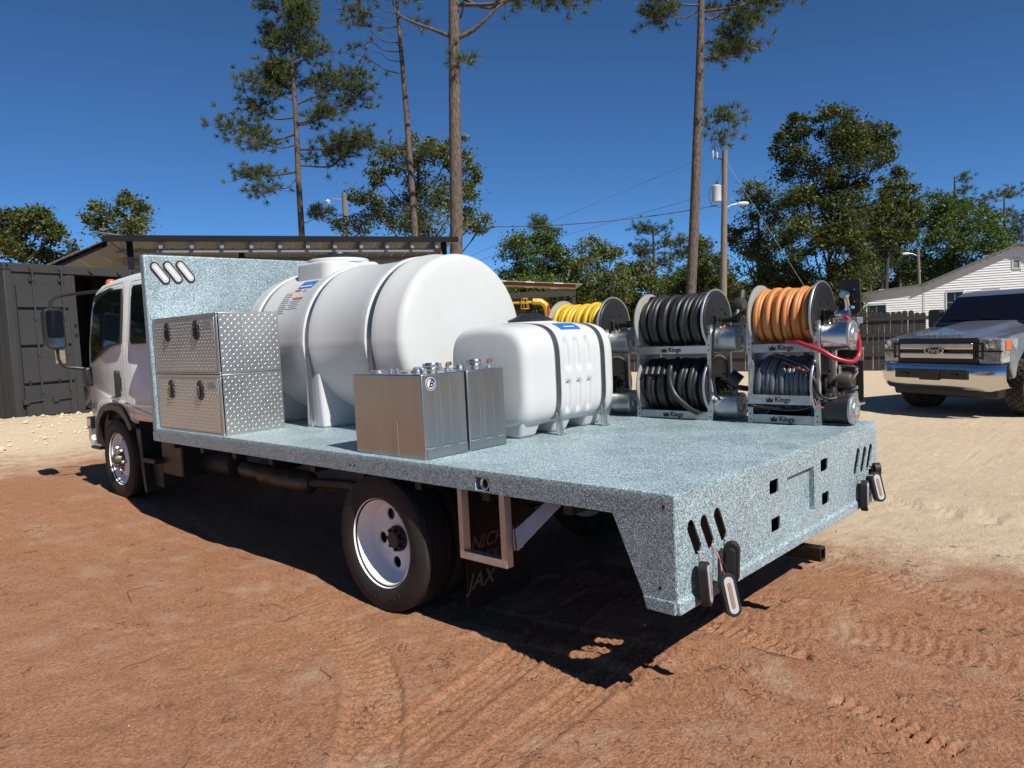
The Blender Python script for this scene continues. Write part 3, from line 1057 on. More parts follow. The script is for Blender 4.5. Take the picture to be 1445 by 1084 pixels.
def rear_wheel(cx, y, z, s, dish, letters=False):
    """s = -1 left side wheel (outer face towards -x); dish: deep dished disc"""
    o = part('wheel', tyre(MB(), cx, y, z), 'rubber', truck)
    fx = cx + s * .114                           # outer face
    d = -s                                       # inward direction

    def X(t):
        return fx + d * t
    prof = [(.262, X(.012)), (.268, X(.020)), (.258, X(.028)), (.246, X(.030)), (.240, X(.045)), (.236, X(.075)), (.226, X(.088))]
    if dish:
        prof += [(.223, X(.125)), (.214, X(.140)), (.205, X(.145)), (.205, X(.160)), (.232, X(.158)), (.245, X(.10)), (.252, X(.04))]
        part('rim', MB().lathe(prof, (0, y, z), 'x', 64, closed=True), 'rim_white', truck, o, smooth=50)
        hl = [circle(y + .152 * math.cos(rad(-7 + 72 * k)), z + .152 * math.sin(rad(-7 + 72 * k)), .036, 18) for k in range(5)]
        hl.append(circle(y, z, .070, 20))
        part('wheel_disc', MB().prism(circle(y, z, .2055, 56), 'x', *sorted((X(.147), X(.158))), holes=hl), 'rim_white', truck, o, smooth=30)
        part('hub', MB().lathe([(0, X(.100)), (.045, X(.100)), (.05, X(.107)), (.05, X(.125)), (.078, X(.13)), (.078, X(.19)), (0, X(.19))], (0, y, z), 'x', 24), 'black_steel', truck, o)
        for k in range(8):
            a = 2 * PI * k / 8
            part('lug_nut', MB().lathe([(0, X(.105)), (.010, X(.107)), (.013, X(.113)), (.013, X(.132))], (0, y + .062 * math.cos(a), z + .062 * math.sin(a)), 'x', 6), 'black_steel', truck, o)
    else:
        prof += [(.215, X(.095)), (.205, X(.090)), (.16, X(.050)), (.15, X(.043)), (.10, X(.035)), (.10, X(.06)), (.2, X(.10)), (.24, X(.09)), (.252, X(.04))]
        part('rim', MB().lathe(prof, (0, y, z), 'x', 64, closed=True), 'rim_white', truck, o, smooth=50)
        hh = MB()
        for k in range(5):
            a = rad(18 + 72 * k)
            hh.prism(circle(y + .186 * math.cos(a), z + .186 * math.sin(a), .026, 12), 'x', *sorted((X(.066), X(.080))))
        part('hand_hole', hh, 'print_black', truck, o, kind='stuff')
        part('hub', MB().lathe([(0, X(-.045)), (.04, X(-.042)), (.055, X(-.02)), (.06, X(.02)), (.10, X(.034)), (.10, X(.05)), (0, X(.05))], (0, y, z), 'x', 24), 'exhaust', truck, o)
        for k in range(6):
            a = 2 * PI * k / 6 + .2
            part('lug_nut', MB().lathe([(0, X(-.012)), (.010, X(-.010)), (.017, X(.0)), (.019, X(.045))], (0, y + .115 * math.cos(a), z + .115 * math.sin(a)), 'x', 8), 'chrome_soft', truck, o)
    if letters:
        t = MB()
        word = 'FUEL MAX'
        for i, ch in enumerate(word):
            if ch == ' ':
                continue
            a = rad(-118 + i * 8.4)              # around the lower sidewall, read from outside on the left
            v, f = text_geo(ch, .042, .006)
            rr = .325
            ey, ez = -math.cos(a), math.sin(a)
            c = (fx - .0025, y + rr * ey, z + rr * ez)
            t.add(v, f, basis(c, (0, math.sin(a) * -1, -math.cos(a)), (0, -ey, -ez)))
        part('tyre_lettering', t, 'tread_rubber', truck, o, smooth=0)
    return o


def make_cab():
    prof = [(5.08, -.02), (5.08, 1.30), (5.14, 1.36), (5.4, 1.385), (6.0, 1.385), (6.45, 1.370), (6.78, 1.335), (6.95, 1.285), (7.03, 1.21),
            (7.10, 1.02), (7.18, .70), (7.24, .47), (7.28, .30), (7.295, .0), (7.28, -.30), (7.22, -.34), (6.98, -.34),
            (6.985, -.22), (6.95, -.09), (6.87, .02), (6.76, .085), (6.60, .11), (6.36, .11), (6.24, .085), (6.14, .03), (6.06, -.05), (6.03, -.05), (6.0, -.02)]

    def xin(zz, yy):
        t = max(0, min(1, (zz - .55) / .85))
        n = max(0, (yy - 6.75) / .55)
        return .215 + .085 * t * t + .05 * n * n
    k = len(prof)
    mb = MB()
    rings = []
    inset = [(0.0, .05), (.018, .014), (.05, 0.0)]
    vv = []
    cyc, czc = 6.2, .5
    for side in (0, 1):
        for dx, shrink in inset:
            ring = []
            for (yy, zz) in prof:
                d = Vector((cyc - yy, czc - zz))
                d.normalize()
                py, pz = yy + d.x * shrink, zz + d.y * shrink
                x = xin(zz, yy) + dx
                ring.append(len(vv))
                vv.append(((x if side == 0 else 2.44 - x), py, pz))
            rings.append(ring)
    order = [rings[0], rings[1], rings[2], rings[5], rings[4], rings[3]]
    ff = []
    for A, B in zip(order, order[1:]):
        for i in range(k):
            j = (i + 1) % k
            ff.append((A[i], A[j], B[j], B[i]))
    tri = tessellate_polygon([[Vector((q[0], q[1], 0)) for q in prof]])
    for t in tri:
        ff.append(tuple(order[0][i] for i in t))
        ff.append(tuple(order[-1][i] for i in t))
    mb.add(vv, ff)
    cab = part('cab', mb, 'white_paint', truck, smooth=40)

    def panel(poly, lift, thick, off=0.0):
        """a pane following the slightly inclined cab side"""
        n = len(poly)
        c = (sum(q[0] for q in poly) / n, sum(q[1] for q in poly) / n)
        q2 = []
        for (yy, zz) in poly:
            d = Vector((yy - c[0], zz - c[1]))
            if off:
                d = d + d.normalized() * off
            q2.append((c[0] + d.x, c[1] + d.y))
        v = [(xin(z, y) - lift, y, z) for y, z in q2] + [(xin(z, y) - lift + thick, y, z) for y, z in q2]
        tri = tessellate_polygon([[Vector((q[0], q[1], 0)) for q in q2]])
        f = [tuple(t) for t in tri] + [tuple(i + n for i in t) for t in tri] + [(i, (i + 1) % n, (i + 1) % n + n, i + n) for i in range(n)]
        return MB().add(v, f)
    fwin = [(6.20, 1.245), (6.50, 1.245), (6.72, 1.21), (6.85, 1.165), (6.92, 1.10), (6.99, .80), (7.04, .56), (6.94, .585), (6.75, .655), (6.60, .70), (6.48, .722), (6.20, .735)]
    rwin = [(5.18, 1.25), (5.88, 1.25), (5.91, 1.22), (5.91, .755), (5.88, .73), (5.18, .73)]
    for poly in (fwin, rwin):
        s = part('window_seal', panel(poly, .004, .02, .022), 'black_plastic', truck, cab)
        part('side_window', panel(poly, .0075, .02), 'glass', truck, cab)
    # front wing window divider and door shut lines
    def seam(pts, w=.006, m='black_plastic', lift=.0022, name='door_seam'):
        path = [Vector((xin(z, y) - lift, y, z)) for y, z in pts]
        v, f = [], []
        for i, q in enumerate(path):
            t = (path[min(i + 1, len(path) - 1)] - path[max(i - 1, 0)]).normalized()
            n = Vector((0, -t.z, t.y)).normalized() * w / 2
            v += [q + n, q - n]
            if i:
                f.append((2 * i - 2, 2 * i - 1, 2 * i + 1, 2 * i))
        part(name, MB().add(v, f), m, truck, cab, smooth=0)
    seam([(6.10, -.02), (6.14, .35), (6.13, .75), (6.12, 1.28), (6.17, 1.315), (6.6, 1.30), (6.90, 1.225)])
    seam([(5.97, -.02), (5.99, .4), (5.985, .75), (5.97, 1.26), (5.92, 1.305), (5.15, 1.31)])
    seam([(6.92, 1.22), (7.0, 1.0), (7.08, .62), (7.13, .45)])
    seam([(6.14, .13), (6.0, .135), (5.1, .145)], .022, 'white_paint', .007, 'body_line')
    seam([(6.97, .02), (6.90, .10), (6.80, .155), (6.64, .185), (6.36, .185), (6.2, .15), (6.14, .13)], .018, 'white_paint', .008, 'body_line')
    # handle
    h = MB().prism(stadium(6.30, .335, .265, .052, rad(3)), 'x', xin(.3, 6.3) - .03, xin(.3, 6.3) + .01)
    part('door_handle', h, 'black_plastic', truck, cab, bevel=.012)
    # wheel arch flare
    arch = [(6.99, -.30), (7.0, -.20), (6.965, -.075), (6.885, .035), (6.77, .105), (6.60, .13), (6.36, .13), (6.22, .10), (6.11, .03), (6.0, -.08)]
    inn = [(6.93, -.30), (6.935, -.21), (6.90, -.11), (6.83, -.02), (6.73, .035), (6.58, .06), (6.37, .06), (6.27, .035), (6.185, -.02), (6.08, -.12)]
    part('wheel_flare', MB().prism(arch + inn[::-1], 'x', .196, .26), 'black_plastic', truck, cab, bevel=.008)
    part('wheel_well', MB().box(.30, 2.14, 6.02, 6.97, -.06, .06).box(.78, 1.66, 6.0, 7.0, -.30, -.06), 'black_steel', truck, cab)
    # bumper corner, lamps, number badge
    bu = part('bumper', MB().prism([(7.30, -.06), (7.335, -.12), (7.33, -.30), (7.28, -.345), (7.0, -.345), (7.0, -.30), (7.24, -.27), (7.25, -.06)], 'x', .235, 2.205), 'white_paint', truck, bevel=.012)
    part('bumper_trim', MB().box(.222, 2.218, 6.99, 7.25, -.372, -.338), 'black_plastic', truck, bu, bevel=.008)
    tl = part('corner_lamp', MB().prism(rrect(7.16, 7.285, -.155, -.03, .02), 'x', .212, .30), 'black_gloss', truck, bevel=.006)
    part('lens', MB().prism(rrect(7.175, 7.27, -.125, -.045, .016), 'x', .206, .22), 'head_glass', truck, tl, bevel=.004)
    v, f = text_geo('4500', .085, .02)
    part('number_badge', MB().add(v, f, basis((xin(.1, 7.1) - .006, 7.13, .09), (0, -1, 0), (0, 0, 1))), 'print_black', truck, cab, smooth=0)
    ml = part('roof_marker', MB().lathe([(.05, 0), (.05, .012), (.045, .035), (.03, .05), (0, .055)], (.40, 6.80, 1.345), 'z', 16), 'amber', truck)
    part('roof_marker', MB().lathe([(.05, 0), (.05, .012), (.045, .035), (.03, .05), (0, .055)], (2.04, 6.80, 1.345), 'z', 16), 'amber', truck)
    part('roof_lip', MB().prism([(6.44, 1.285), (6.85, 1.235), (6.93, 1.20), (6.93, 1.17), (6.85, 1.20), (6.44, 1.255)], 'x', .255, .30), 'black_plastic', truck, cab, bevel=.006)
    part('windshield', MB().hexa([(.33, 7.245, .50), (2.11, 7.245, .50), (2.11, 7.26, .50), (.33, 7.26, .50), (.40, 7.06, 1.18), (2.04, 7.06, 1.18), (2.04, 7.075, 1.18), (.40, 7.075, 1.18)]), 'glass', truck, cab)
    # mirror on its bracket
    mi = part('side_mirror', MB().prism(rrect(-.130, .055, .705, 1.125, .05, 4), 'y', 7.19, 7.31), 'black_plastic', truck, bevel=.03, seg=3)
    part('mirror_glass', MB().prism(rrect(-.115, .040, .83, 1.10, .03, 4), 'y', 7.183, 7.192), 'glass_dark', truck, mi)
    part('mirror_glass', MB().prism(rrect(-.112, .037, .722, .812, .025, 4), 'y', 7.183, 7.192), 'chrome_soft', truck, mi)
    part('mirror_arm', MB().tube([(-.05, 7.25, 1.08), (-.045, 7.25, 1.19), (-.01, 7.24, 1.235), (.08, 7.20, 1.26), (.20, 7.08, 1.275), (.31, 6.92, 1.285)], .016, 8), 'black_plastic', truck, mi)
    part('mirror_arm', MB().tube([(-.02, 7.25, .75), (-.015, 7.25, .60), (.01, 7.25, .54), (.06, 7.24, .51), (.16, 7.22, .495), (.24, 7.2, .48)], .016, 8), 'black_plastic', truck, mi)
    part('mirror_base', MB().box(.19, .275, 7.13, 7.25, .30, .50), 'black_plastic', truck, mi, bevel=.02)
    # step and splash guard behind the front wheel
    part('splash_guard', MB().prism([(6.12, .0), (6.10, -.20), (6.06, -.45), (6.0, -.72), (5.95, -.72), (5.99, -.40), (6.0, -.02)], 'x', .27, .66), 'black_plastic', truck, bevel=.006)
    part('step', MB().box(.26, .56, 5.70, 5.98, -.42, -.37).box(.34, .54, 5.72, 5.94, -.66, -.42), 'black_steel', truck, bevel=.008)


make_deck()
make_frame()
make_cab()
for s in (-1, 1):
    xc = 1.22 + s * 1.075
    rear_wheel(xc, 1.975, -.520, s, True, s == -1)
    inner = part('wheel', tyre(MB(), 1.22 + s * .815, 1.975, -.520), 'rubber', truck)
    part('rim', MB().lathe([(.25, -.09), (.2, -.02), (.07, -.02), (.07, .03), (.2, .03), (.25, .09)], (1.22 + s * .815, 1.975, -.52), 'x', 32, closed=True), 'rim_white', truck, inner)
    rear_wheel(1.22 + s * .885, 6.50, -.425, s, False)

# ------------------------------------------------------------------ load on the deck
def tread(mb, o, eu, ev, nrm, lu, lv, pitch=.027, hs=1.0):
    o, eu, ev, nrm = Vector(o), Vector(eu), Vector(ev), Vector(nrm)
    nu, nv = int(lu / pitch), int(lv / pitch)
    h, l, w = .0011 * hs, .0105, .0029
    for i in range(nu):
        for j in range(nv):
            c = o + eu * ((i + .5) * lu / nu) + ev * ((j + .5) * lv / nv)
            a = rad(45) if (i + j) % 2 else rad(-45)
            d = eu * math.cos(a) + ev * math.sin(a)
            s = -eu * math.sin(a) + ev * math.cos(a)
            base = [c + d * l, c + s * w + d * l * .3, c + s * w - d * l * .3, c - d * l, c - s * w - d * l * .3, c - s * w + d * l * .3]
            mb.add([*base, c + d * l * .45 + nrm * h, c - d * l * .45 + nrm * h],
                   [(0, 1, 6), (1, 2, 7, 6), (2, 3, 7), (3, 4, 7), (4, 5, 6, 7), (5, 0, 6)])


def toolbox(z0, label):
    x0, x1, y0, y1, z1 = .022, .52, 3.765, 4.895, z0 + .452
    t = thing('toolbox', label, 'toolbox', ((x0 + x1) / 2, (y0 + y1) / 2, z0), 'stacked tread plate toolboxes')
    b = MB().box(x0 + .006, x1, y0, y1, z0, z1)
    b.box(x0, x0 + .02, y0, y1, z1 - .022, z1).box(x0, x0 + .02, y0, y1, z0, z0 + .012)
    b.box(x0, x0 + .02, y0, y0 + .028, z0 + .012, z1 - .022).box(x0, x0 + .02, y1 - .028, y1, z0 + .012, z1 - .022)
    part('body', b, 'alu_tread', t, bevel=.0025)
    d = part('door', MB().box(x0 - .004, x0 + .012, y0 + .036, y1 - .036, z0 + .020, z1 - .030), 'alu_tread', t, bevel=.003)
    p = MB()
    tread(p, (x0 - .004, y0 + .05, z0 + .03), (0, 1, 0), (0, 0, 1), (-1, 0, 0), y1 - y0 - .10, z1 - z0 - .07, .025, 3.2)
    part('raised_tread', p, 'alu_tread', t, d, smooth=0, kind='stuff')
    p = MB()
    tread(p, (x0 + .02, y0, z0 + .012), (1, 0, 0), (0, 0, 1), (0, -1, 0), x1 - x0 - .03, z1 - z0 - .024)
    part('raised_tread', p, 'alu_tread', t, smooth=0, kind='stuff')
    part('rivet_strip', MB().box(x0 + .19, x0 + .197, y0 - .0035, y0 + .001, z0 + .01, z1 - .01), 'alu_tread', t)
    for y in (4.60, 4.085):
        l = part('latch', MB().prism(stadium(y, z1 - .118, .150, .082, 0, 8), 'x', x0 - .016, x0 - .003), 'black_plastic', t, bevel=.005)
        part('latch_lever', MB().prism(stadium(y, z1 - .128, .085, .040, 0, 6), 'x', x0 - .022, x0 - .015), 'black_gloss', t, l, bevel=.004)
        part('lock_cylinder', MB().lathe([(0, x0 - .024), (.009, x0 - .024), (.009, x0 - .015)], (0, y, z1 - .095), 'x', 10), 'chrome_soft', t, l)
    part('maker_plate', MB().box(x0 - .0065, x0 - .003, 3.835, 3.965, z1 - .105, z1 - .055), 'print_grey', t)
    return t


toolbox(0, 'lower tread plate toolbox standing on the blue speckled deck')
toolbox(.456, 'upper tread plate toolbox stacked on another against the headboard')


def big_tank():
    xc, zc, R = 1.22, .645, .60
    t = thing('water_tank', 'large white plastic cylinder tank strapped down against the headboard', 'tank', (xc, 3.52, 0))
    straps = (4.30, 3.53, 2.74)
    ys, rs = [], []

    def put(y, r):
        ys.append(y)
        rs.append(r)
    put(2.375, 0.0)
    put(2.376, .15)
    put(2.382, .30)
    put(2.388, .44)
    put(2.394, .515)
    for k in range(8):
        a = PI / 2 * k / 7
        put(2.398 + .062 * (1 - math.cos(a)), R - .062 + .062 * math.sin(a))
    for s in sorted(straps):
        put(s - .155, R)
        put(s - .10, R + .016)
        put(s - .040, R + .016)
        put(s - .031, R - .004)
        put(s + .031, R - .004)
        put(s + .040, R + .016)
        put(s + .10, R + .016)
        put(s + .155, R)
    for k in range(8):
        a = PI / 2 * k / 7
        put(4.50 + .14 * math.sin(a), R - .14 + .14 * math.cos(a))
    put(4.66, 0)
    n = 128

    def fn(i, j):
        a = 2 * PI * j / n
        r = rs[i]
        if r > .3 and (j == 0 or j == n // 2):
            r += .003
        return (xc + r * math.cos(a), ys[i], zc + r * math.sin(a))
    body = part('body', MB().grid(fn, len(ys), n, cv=True), 'poly', t, smooth=40)
    for s in straps:
        for sd in (-1, 1):
            xo, xi = xc + sd * .578, xc + sd * .24
            xm = xc + sd * .565
            pts = []
            for z, hw, xx in ((0, .150, xo), (.62, .105, xo)):
                pts += [(xx, s - hw * .78, z), (xx, s + hw * .78, z), (xi, s + hw * 1.3, z), (xi, s - hw * 1.3, z)]
            part('leg', MB().hexa(pts), 'poly', t, bevel=.018, seg=3)
    for s in straps:
        pts = []
        v, f = [], []
        m = 72
        for k in range(m + 1):
            a = rad(-4) + rad(188) * k / m
            for w in (-.024, .024):
                for rr in (R - .001, R + .0055):
                    v.append((xc + rr * math.cos(a), s + w, zc + rr * math.sin(a)))
        for k in range(m):
            o_, q = 4 * k, 4 * k + 4
            for a_, b_ in ((0, 1), (1, 3), (3, 2), (2, 0)):
                f.append((o_ + a_, o_ + b_, q + b_, q + a_))
        mb = MB().add(v, f)
        for sd in (-1, 1):
            xx = xc + sd * .602
            mb.box(xx - .004, xx + .004, s - .024, s + .024, .055, zc - .03)
        st = part('strap', mb, 'strap', t)
        for sd in (-1, 1):
            xx = xc + sd * .602
            part('strap_anchor', MB().box(xx - .022, xx + .022, s - .036, s + .036, 0, .012).tube([(xx, s, .005), (xx, s, .10)], .008, 8).lathe([(0, .06), (.014, .06), (.014, .075), (0, .075)], (xx, s, 0), 'z', 6), 'galv_bright', t, st)
    # raised filler neck
    hp = []
    for z, e in ((1.10, 0.0), (1.30, .012), (1.315, .028)):
        pr = rrect(.925 + e, 1.515 - e, 3.665 + e, 4.185 - e, .10, 5)
        hp.append([(x, y, z) for x, y in pr])
    k = len(hp[0])
    mb = MB()
    vv = [q for r in hp for q in r]
    ff = [tuple(range(2 * k, 3 * k))]
    for i in range(2):
        for j in range(k):
            ff.append((i * k + j, i * k + (j + 1) % k, (i + 1) * k + (j + 1) % k, (i + 1) * k + j))
    mb.add(vv, ff)
    mb.lathe([(.255, 1.31), (.255, 1.335), (.245, 1.345), (0, 1.346)], (xc, 3.925, 0), 'z', 48)
    part('filler_neck', mb, 'poly', t, bevel=.01)
    part('lid', MB().lathe([(.215, 1.345), (.22, 1.365), (.20, 1.378), (.10, 1.385), (.09, 1.405), (.05, 1.41), (0, 1.41)], (xc, 3.925, 0), 'z', 40), 'black_plastic', t)

    def patch(name, y0, y1, a0, a1, m, rr, parent=None):
        q = 12

        def g(i, j):
            a = rad(a0 + (a1 - a0) * j / q)
            return (xc - (R + rr) * math.cos(a), y0 + (y1 - y0) * i, zc + (R + rr) * math.sin(a))
        return part(name, MB().grid(g, 2, q + 1), m, t, parent)
    lb = patch('maker_label', 3.74, 3.945, 48.5, 57.5, 'print_blue', .003)
    patch('label_print', 3.755, 3.93, 50.0, 51.6, 'print_white', .0045, lb)
    patch('label_print', 3.78, 3.88, 53, 54, 'print_lightblue', .0045, lb)
    w = patch('warning_label', 3.86, 3.955, 45.2, 47.2, 'print_orange', .003)
    patch('label_print', 3.78, 3.82, 44.0, 46.8, 'print_grey', .003, w)
    w2 = patch('warning_label', 3.76, 3.90, 36.8, 38.6, 'print_orange', .003)
    for k in range(11):
        a = 44.0 - k * 1.85
        patch('label_print', 3.96 - .012 * (k % 3), 4.06, a - .55, a, 'print_grey', .003, w2)
    for k in range(5):
        a = 35.5 - k * 1.7
        patch('label_print', 3.77 + .02 * (k % 2), 3.93 - .03 * (k % 2), a - .5, a, 'print_grey', .003, w2)


big_tank()


def small_tank():
    x0, x1, yc, zc, a, b = .83, 1.77, 1.835, .372, .335, .315
    t = thing('leg_tank', 'small white plastic tank with ribbed side and black lid strapped beside the metal boxes', 'tank', ((x0 + x1) / 2, yc, 0))
    nx, nt = 90, 120
    straps = (1.125, 1.605)

    def sect(th, ex=4.6):
        c, s = math.cos(th), math.sin(th)
        k = (abs(c) ** ex + abs(s) ** ex) ** (-1 / ex)
        return k * c, k * s

    def surf(u, th, extra=0.0):
        x = x0 + (x1 - x0) * u
        e = min(u, 1 - u) * (x1 - x0)
        f = 1.0
        rc = .075
        if e < rc:
            f = 1 - .16 * (1 - math.sqrt(max(0, 1 - ((rc - e) / rc) ** 2)))
        sy, sz = sect(th)
        bulge = 1 + .05 * math.cos(PI * (u - .5)) if sz > 0 else 1
        y = yc + a * f * sy * (1 + (.03 if sy < 0 else .0))
        z = zc + b * f * sz * bulge
        if sz > .6:
            z += .02 * (1 - (sy / .95) ** 2)
        # vertical ribs pressed into the long side that faces the tail
        if sy < -.75:
            d = 0
            for xr in (1.245, 1.355, 1.465):
                w = abs(x - xr) / .034
                if w < 1:
                    prof = 1 - smoothstep(.45, .95, w)
                    zz = (z - zc)
                    if .03 < zz < .25:
                        d += .021 * prof * smoothstep(.03, .05, zz) * smoothstep(.25, .215, zz)
                    if -.25 < zz < -.03:
                        d += .021 * prof * smoothstep(-.03, -.05, zz) * smoothstep(-.25, -.215, zz)
            y += d
        for xs in straps:
            if abs(x - xs) < .040:
                y -= -.006 * sy
                z -= .006 * sz
        nv = Vector((0, sy, sz)).normalized() * extra
        return (x, y + nv.y, z + nv.z)
    us = sorted(set([0, .004, .012, .025, .045, .07, .10] + [1 - q for q in (0, .004, .012, .025, .045, .07, .10)] + list(np.linspace(.1, .9, nx))))
    mb = MB()
    # end caps by shrinking rings
    rows = []
    for k in (0.0, .5, .85, .96):
        rows.append((0, k))
    rows += [(u, None) for u in us]
    for k in (.96, .85, .5, 0.0):
        rows.append((1, k))

    def fn(i, j):
        u, k = rows[i]
        th = 2 * PI * j / nt
        p = surf(u, th)
        if k is not None:
            q = (p[0] + (-.014 if u == 0 else .014) * (1 - k * k), yc + (p[1] - yc) * k, zc + (p[2] - zc) * k)
            return q
        return p
    mb.grid(fn, len(rows), nt, cv=True)
    part('body', mb, 'poly', t, smooth=45)
    for x in (x0 + .02, 1.16, 1.50):
        part('foot', MB().hexa([(x + .02, yc - .235, 0), (x + .17, yc - .235, 0), (x + .17, yc + .235, 0), (x + .02, yc + .235, 0), (x, yc - .285, .11), (x + .19, yc - .285, .11), (x + .19, yc + .285, .11), (x, yc + .285, .11)]), 'poly', t, bevel=.02, seg=3)
    part('filler_neck', MB().lathe([(.215, .675), (.195, .70), (.185, .722), (.17, .728), (0, .729)], (1.30, 1.85, 0), 'z', 40), 'poly', t, smooth=40)
    lid = part('lid', MB().lathe([(.150, .728), (.155, .742), (.12, .755), (.07, .778), (.05, .787), (0, .788)], (1.30, 1.85, 0), 'z', 32), 'black_plastic', t)
    # parting line rib over the end
    mb = MB()

    def g(i, j):
        p = surf(0, rad(28) + rad(320) * 0 + 0, 0)
        return p
    rb = MB()
    v, f = [], []
    for k in range(13):
        z = .665 - k * .045
        ww = .055
        bul = -.016
        xe_ = x0 - .005 - .014 * (1 - ((z - zc) / .33) ** 2)
        v += [(xe_, 1.905 - ww, z), (xe_, 1.905 + ww, z)]
        if k:
            f.append((2 * k - 2, 2 * k - 1, 2 * k + 1, 2 * k))
    for xs in straps:
        v, f = [], []
        u = (xs - x0) / (x1 - x0)
        du = .023 / (x1 - x0)
        th = [rad(-46 + 272 * k / 90) for k in range(91)]
        for a_ in th:
            for uu in (u - du, u + du):
                for ex in (-.001, .006):
                    p = surf(u, a_, ex)
                    v.append((x0 + (x1 - x0) * uu, p[1], p[2]))
        for k in range(len(th) - 1):
            o_, q = 4 * k, 4 * k + 4
            for a2, b2 in ((0, 1), (1, 3), (3, 2), (2, 0)):
                f.append((o_ + a2, o_ + b2, q + b2, q + a2))
        st = part('strap', MB().add(v, f), 'strap', t, smooth=50)
        ya = surf(u, PI + rad(44))[1]
        part('strap_anchor', MB().box(xs - .026, xs + .026, 1.487, 1.493, .0, .145).box(xs - .026, xs + .026, 1.455, 1.493, 0, .008)
             .box(xs - .004, xs + .004, 1.462, 1.487, .008, .12).tube([(xs, 1.474, .10), (xs, 1.474, .165)], .007, 8), 'galv', t, st)
    v, f = [], []
    for i in range(9):
        a_ = rad(226 + 17 * i / 8) if False else rad(132 - 14 * i / 8)
        for uu in (.445, .665):
            # label lies over the rounded upper edge
            p = surf(uu, PI + rad(-46 - 12 * i / 8) + 0, .003)
            v.append(p)
        if i:
            f.append((2 * i - 2, 2 * i - 1, 2 * i + 1, 2 * i))
    lb = part('maker_label', MB().add(v, f), 'print_blue', t)
    v2 = [surf(uu, PI + rad(-46 - 12 * i / 8), .0045) for i in (2, 3) for uu in (.50, .62)]
    part('label_print', MB().add(v2, [(0, 1, 3, 2)]), 'print_white', t, lb)


small_tank()


def fuel_tank(x0, x1, label, sticker, capx, valvex):
    y0, y1, h = 1.54, 2.16, .462
    t = thing('fuel_tank', label, 'fuel tank', ((x0 + x1) / 2, (y0 + y1) / 2, 0), 'aluminium transfer tanks')
    b = part('body', MB().box(x0, x1, y0, y1, 0, h), 'alu', t, bevel=.006)
    part('base_flange', MB().box(x0 + .012, x1 - .004, y0 - .005, y0 + .004, .004, .062), 'alu', t, bevel=.002)
    wd = MB()
    n = 3
    for k in range(n):
        xx = x0 + .02 + (x1 - x0 - .09) * k / (n - 1)
        for j in range(6):
            wd.lathe([(0, -.006), (.006, -.004), (.007, 0), (.006, .004), (0, .006)], (xx + j * .009, y0 - .003, .063), 'x', 8)
    part('weld_bead', wd, 'galv_bright', t, kind='stuff')
    c = part('filler_cap', MB().lathe([(.030, h - .002), (.030, h + .022), (.038, h + .026), (.040, h + .032), (.040, h + .05), (.036, h + .056), (0, h + .058)], (capx, 1.62, 0), 'z', 20), 'galv_bright', t)
    lug = MB()
    for k in range(4):
        a = PI / 4 + k * PI / 2
        lug.lathe([(0, h + .03), (.011, h + .03), (.011, h + .052), (0, h + .052)], (capx + .042 * math.cos(a), 1.62 + .042 * math.sin(a), 0), 'z', 8)
    part('cap_lug', lug, 'galv_bright', t, c, kind='stuff')
    v = part('vent_valve', MB().lathe([(.016, h - .002), (.016, h + .012), (.009, h + .014), (.009, h + .03), (0, h + .03)], (valvex, 1.60, 0), 'z', 12), 'galv_bright', t)
    part('brass_elbow', MB().tube([(valvex, 1.60, h + .028), (valvex, 1.60, h + .042), (valvex + .028, 1.60, h + .044)], .011, 8), 'brass', t, v)
    for yy, r, hh in ((1.72, .026, .03), (1.80, .040, .010), (1.90, .012, .024), (1.96, .012, .024), (2.08, .042, .016)):
        part('port', MB().lathe([(r * 1.2, h - .002), (r * 1.2, h + hh * .4), (r, h + hh * .5), (r, h + hh), (0, h + hh)], ((x0 + x1) / 2 - .03, yy, 0), 'z', 16), 'galv_bright', t)
    st = MB()
    for xx, z0, z1 in ((x0 + .09, .07, .40), (x0 + .125, .07, .42), (x0 + .20, .09, .40)):
        st.box(xx, xx + .0025, y0 - .0012, y0 + .001, z0, z1)
    part('weld_drip', st, 'galv_bright', t, kind='stuff')
    part('scratch', MB().box(x0 - .0012, x0 + .001, 1.765, 1.768, .01, .20), 'print_grey', t)
    if sticker:
        sx, sz = .113, .408
        s = part('round_sticker', MB().lathe([(0, y0 - .003), (.036, y0 - .003), (.036, y0 + .001)], (sx, 0, sz), 'y', 32), 'print_white', t)
        part('sticker_ring', MB().lathe([(.0265, y0 - .0036), (.0325, y0 - .0036), (.0325, y0 - .002), (.0265, y0 - .002)], (sx, 0, sz), 'y', 32, closed=True), 'print_navy', t, s)
        tv, tf = text_geo('B', .058, .03, .35)
        part('sticker_letter', MB().add(tv, tf, basis((sx, y0 - .0038, sz), (1, 0, 0), (0, 0, 1))), 'print_navy', t, s, smooth=0)


fuel_tank(.05, .368, 'aluminium fuel tank with round white sticker at the deck edge', True, .20, .295)
fuel_tank(.385, .685, 'aluminium fuel tank without a sticker, between another and the small tank', False, .535, .625)


# ------------------------------------------------------------------ hose reels
def helix(xc, zc, r, ya, yb, turns, wob=.004, seed=0, per=30):
    rg = random.Random(seed)
    pts = []
    ph = [rg.uniform(0, 6) for _ in range(4)]
    n = int(turns * per)
    for i in range(n + 1):
        t = i / n
        a = 2 * PI * turns * t
        rr = r + wob * math.sin(a * .37 + ph[0]) + wob * .6 * math.sin(a * 1.13 + ph[1])
        y = ya + (yb - ya) * t + .008 * math.sin(a * .5 + ph[2])
        pts.append((xc + rr * math.cos(a + ph[3]), y, zc + rr * math.sin(a + ph[3])))
    return pts


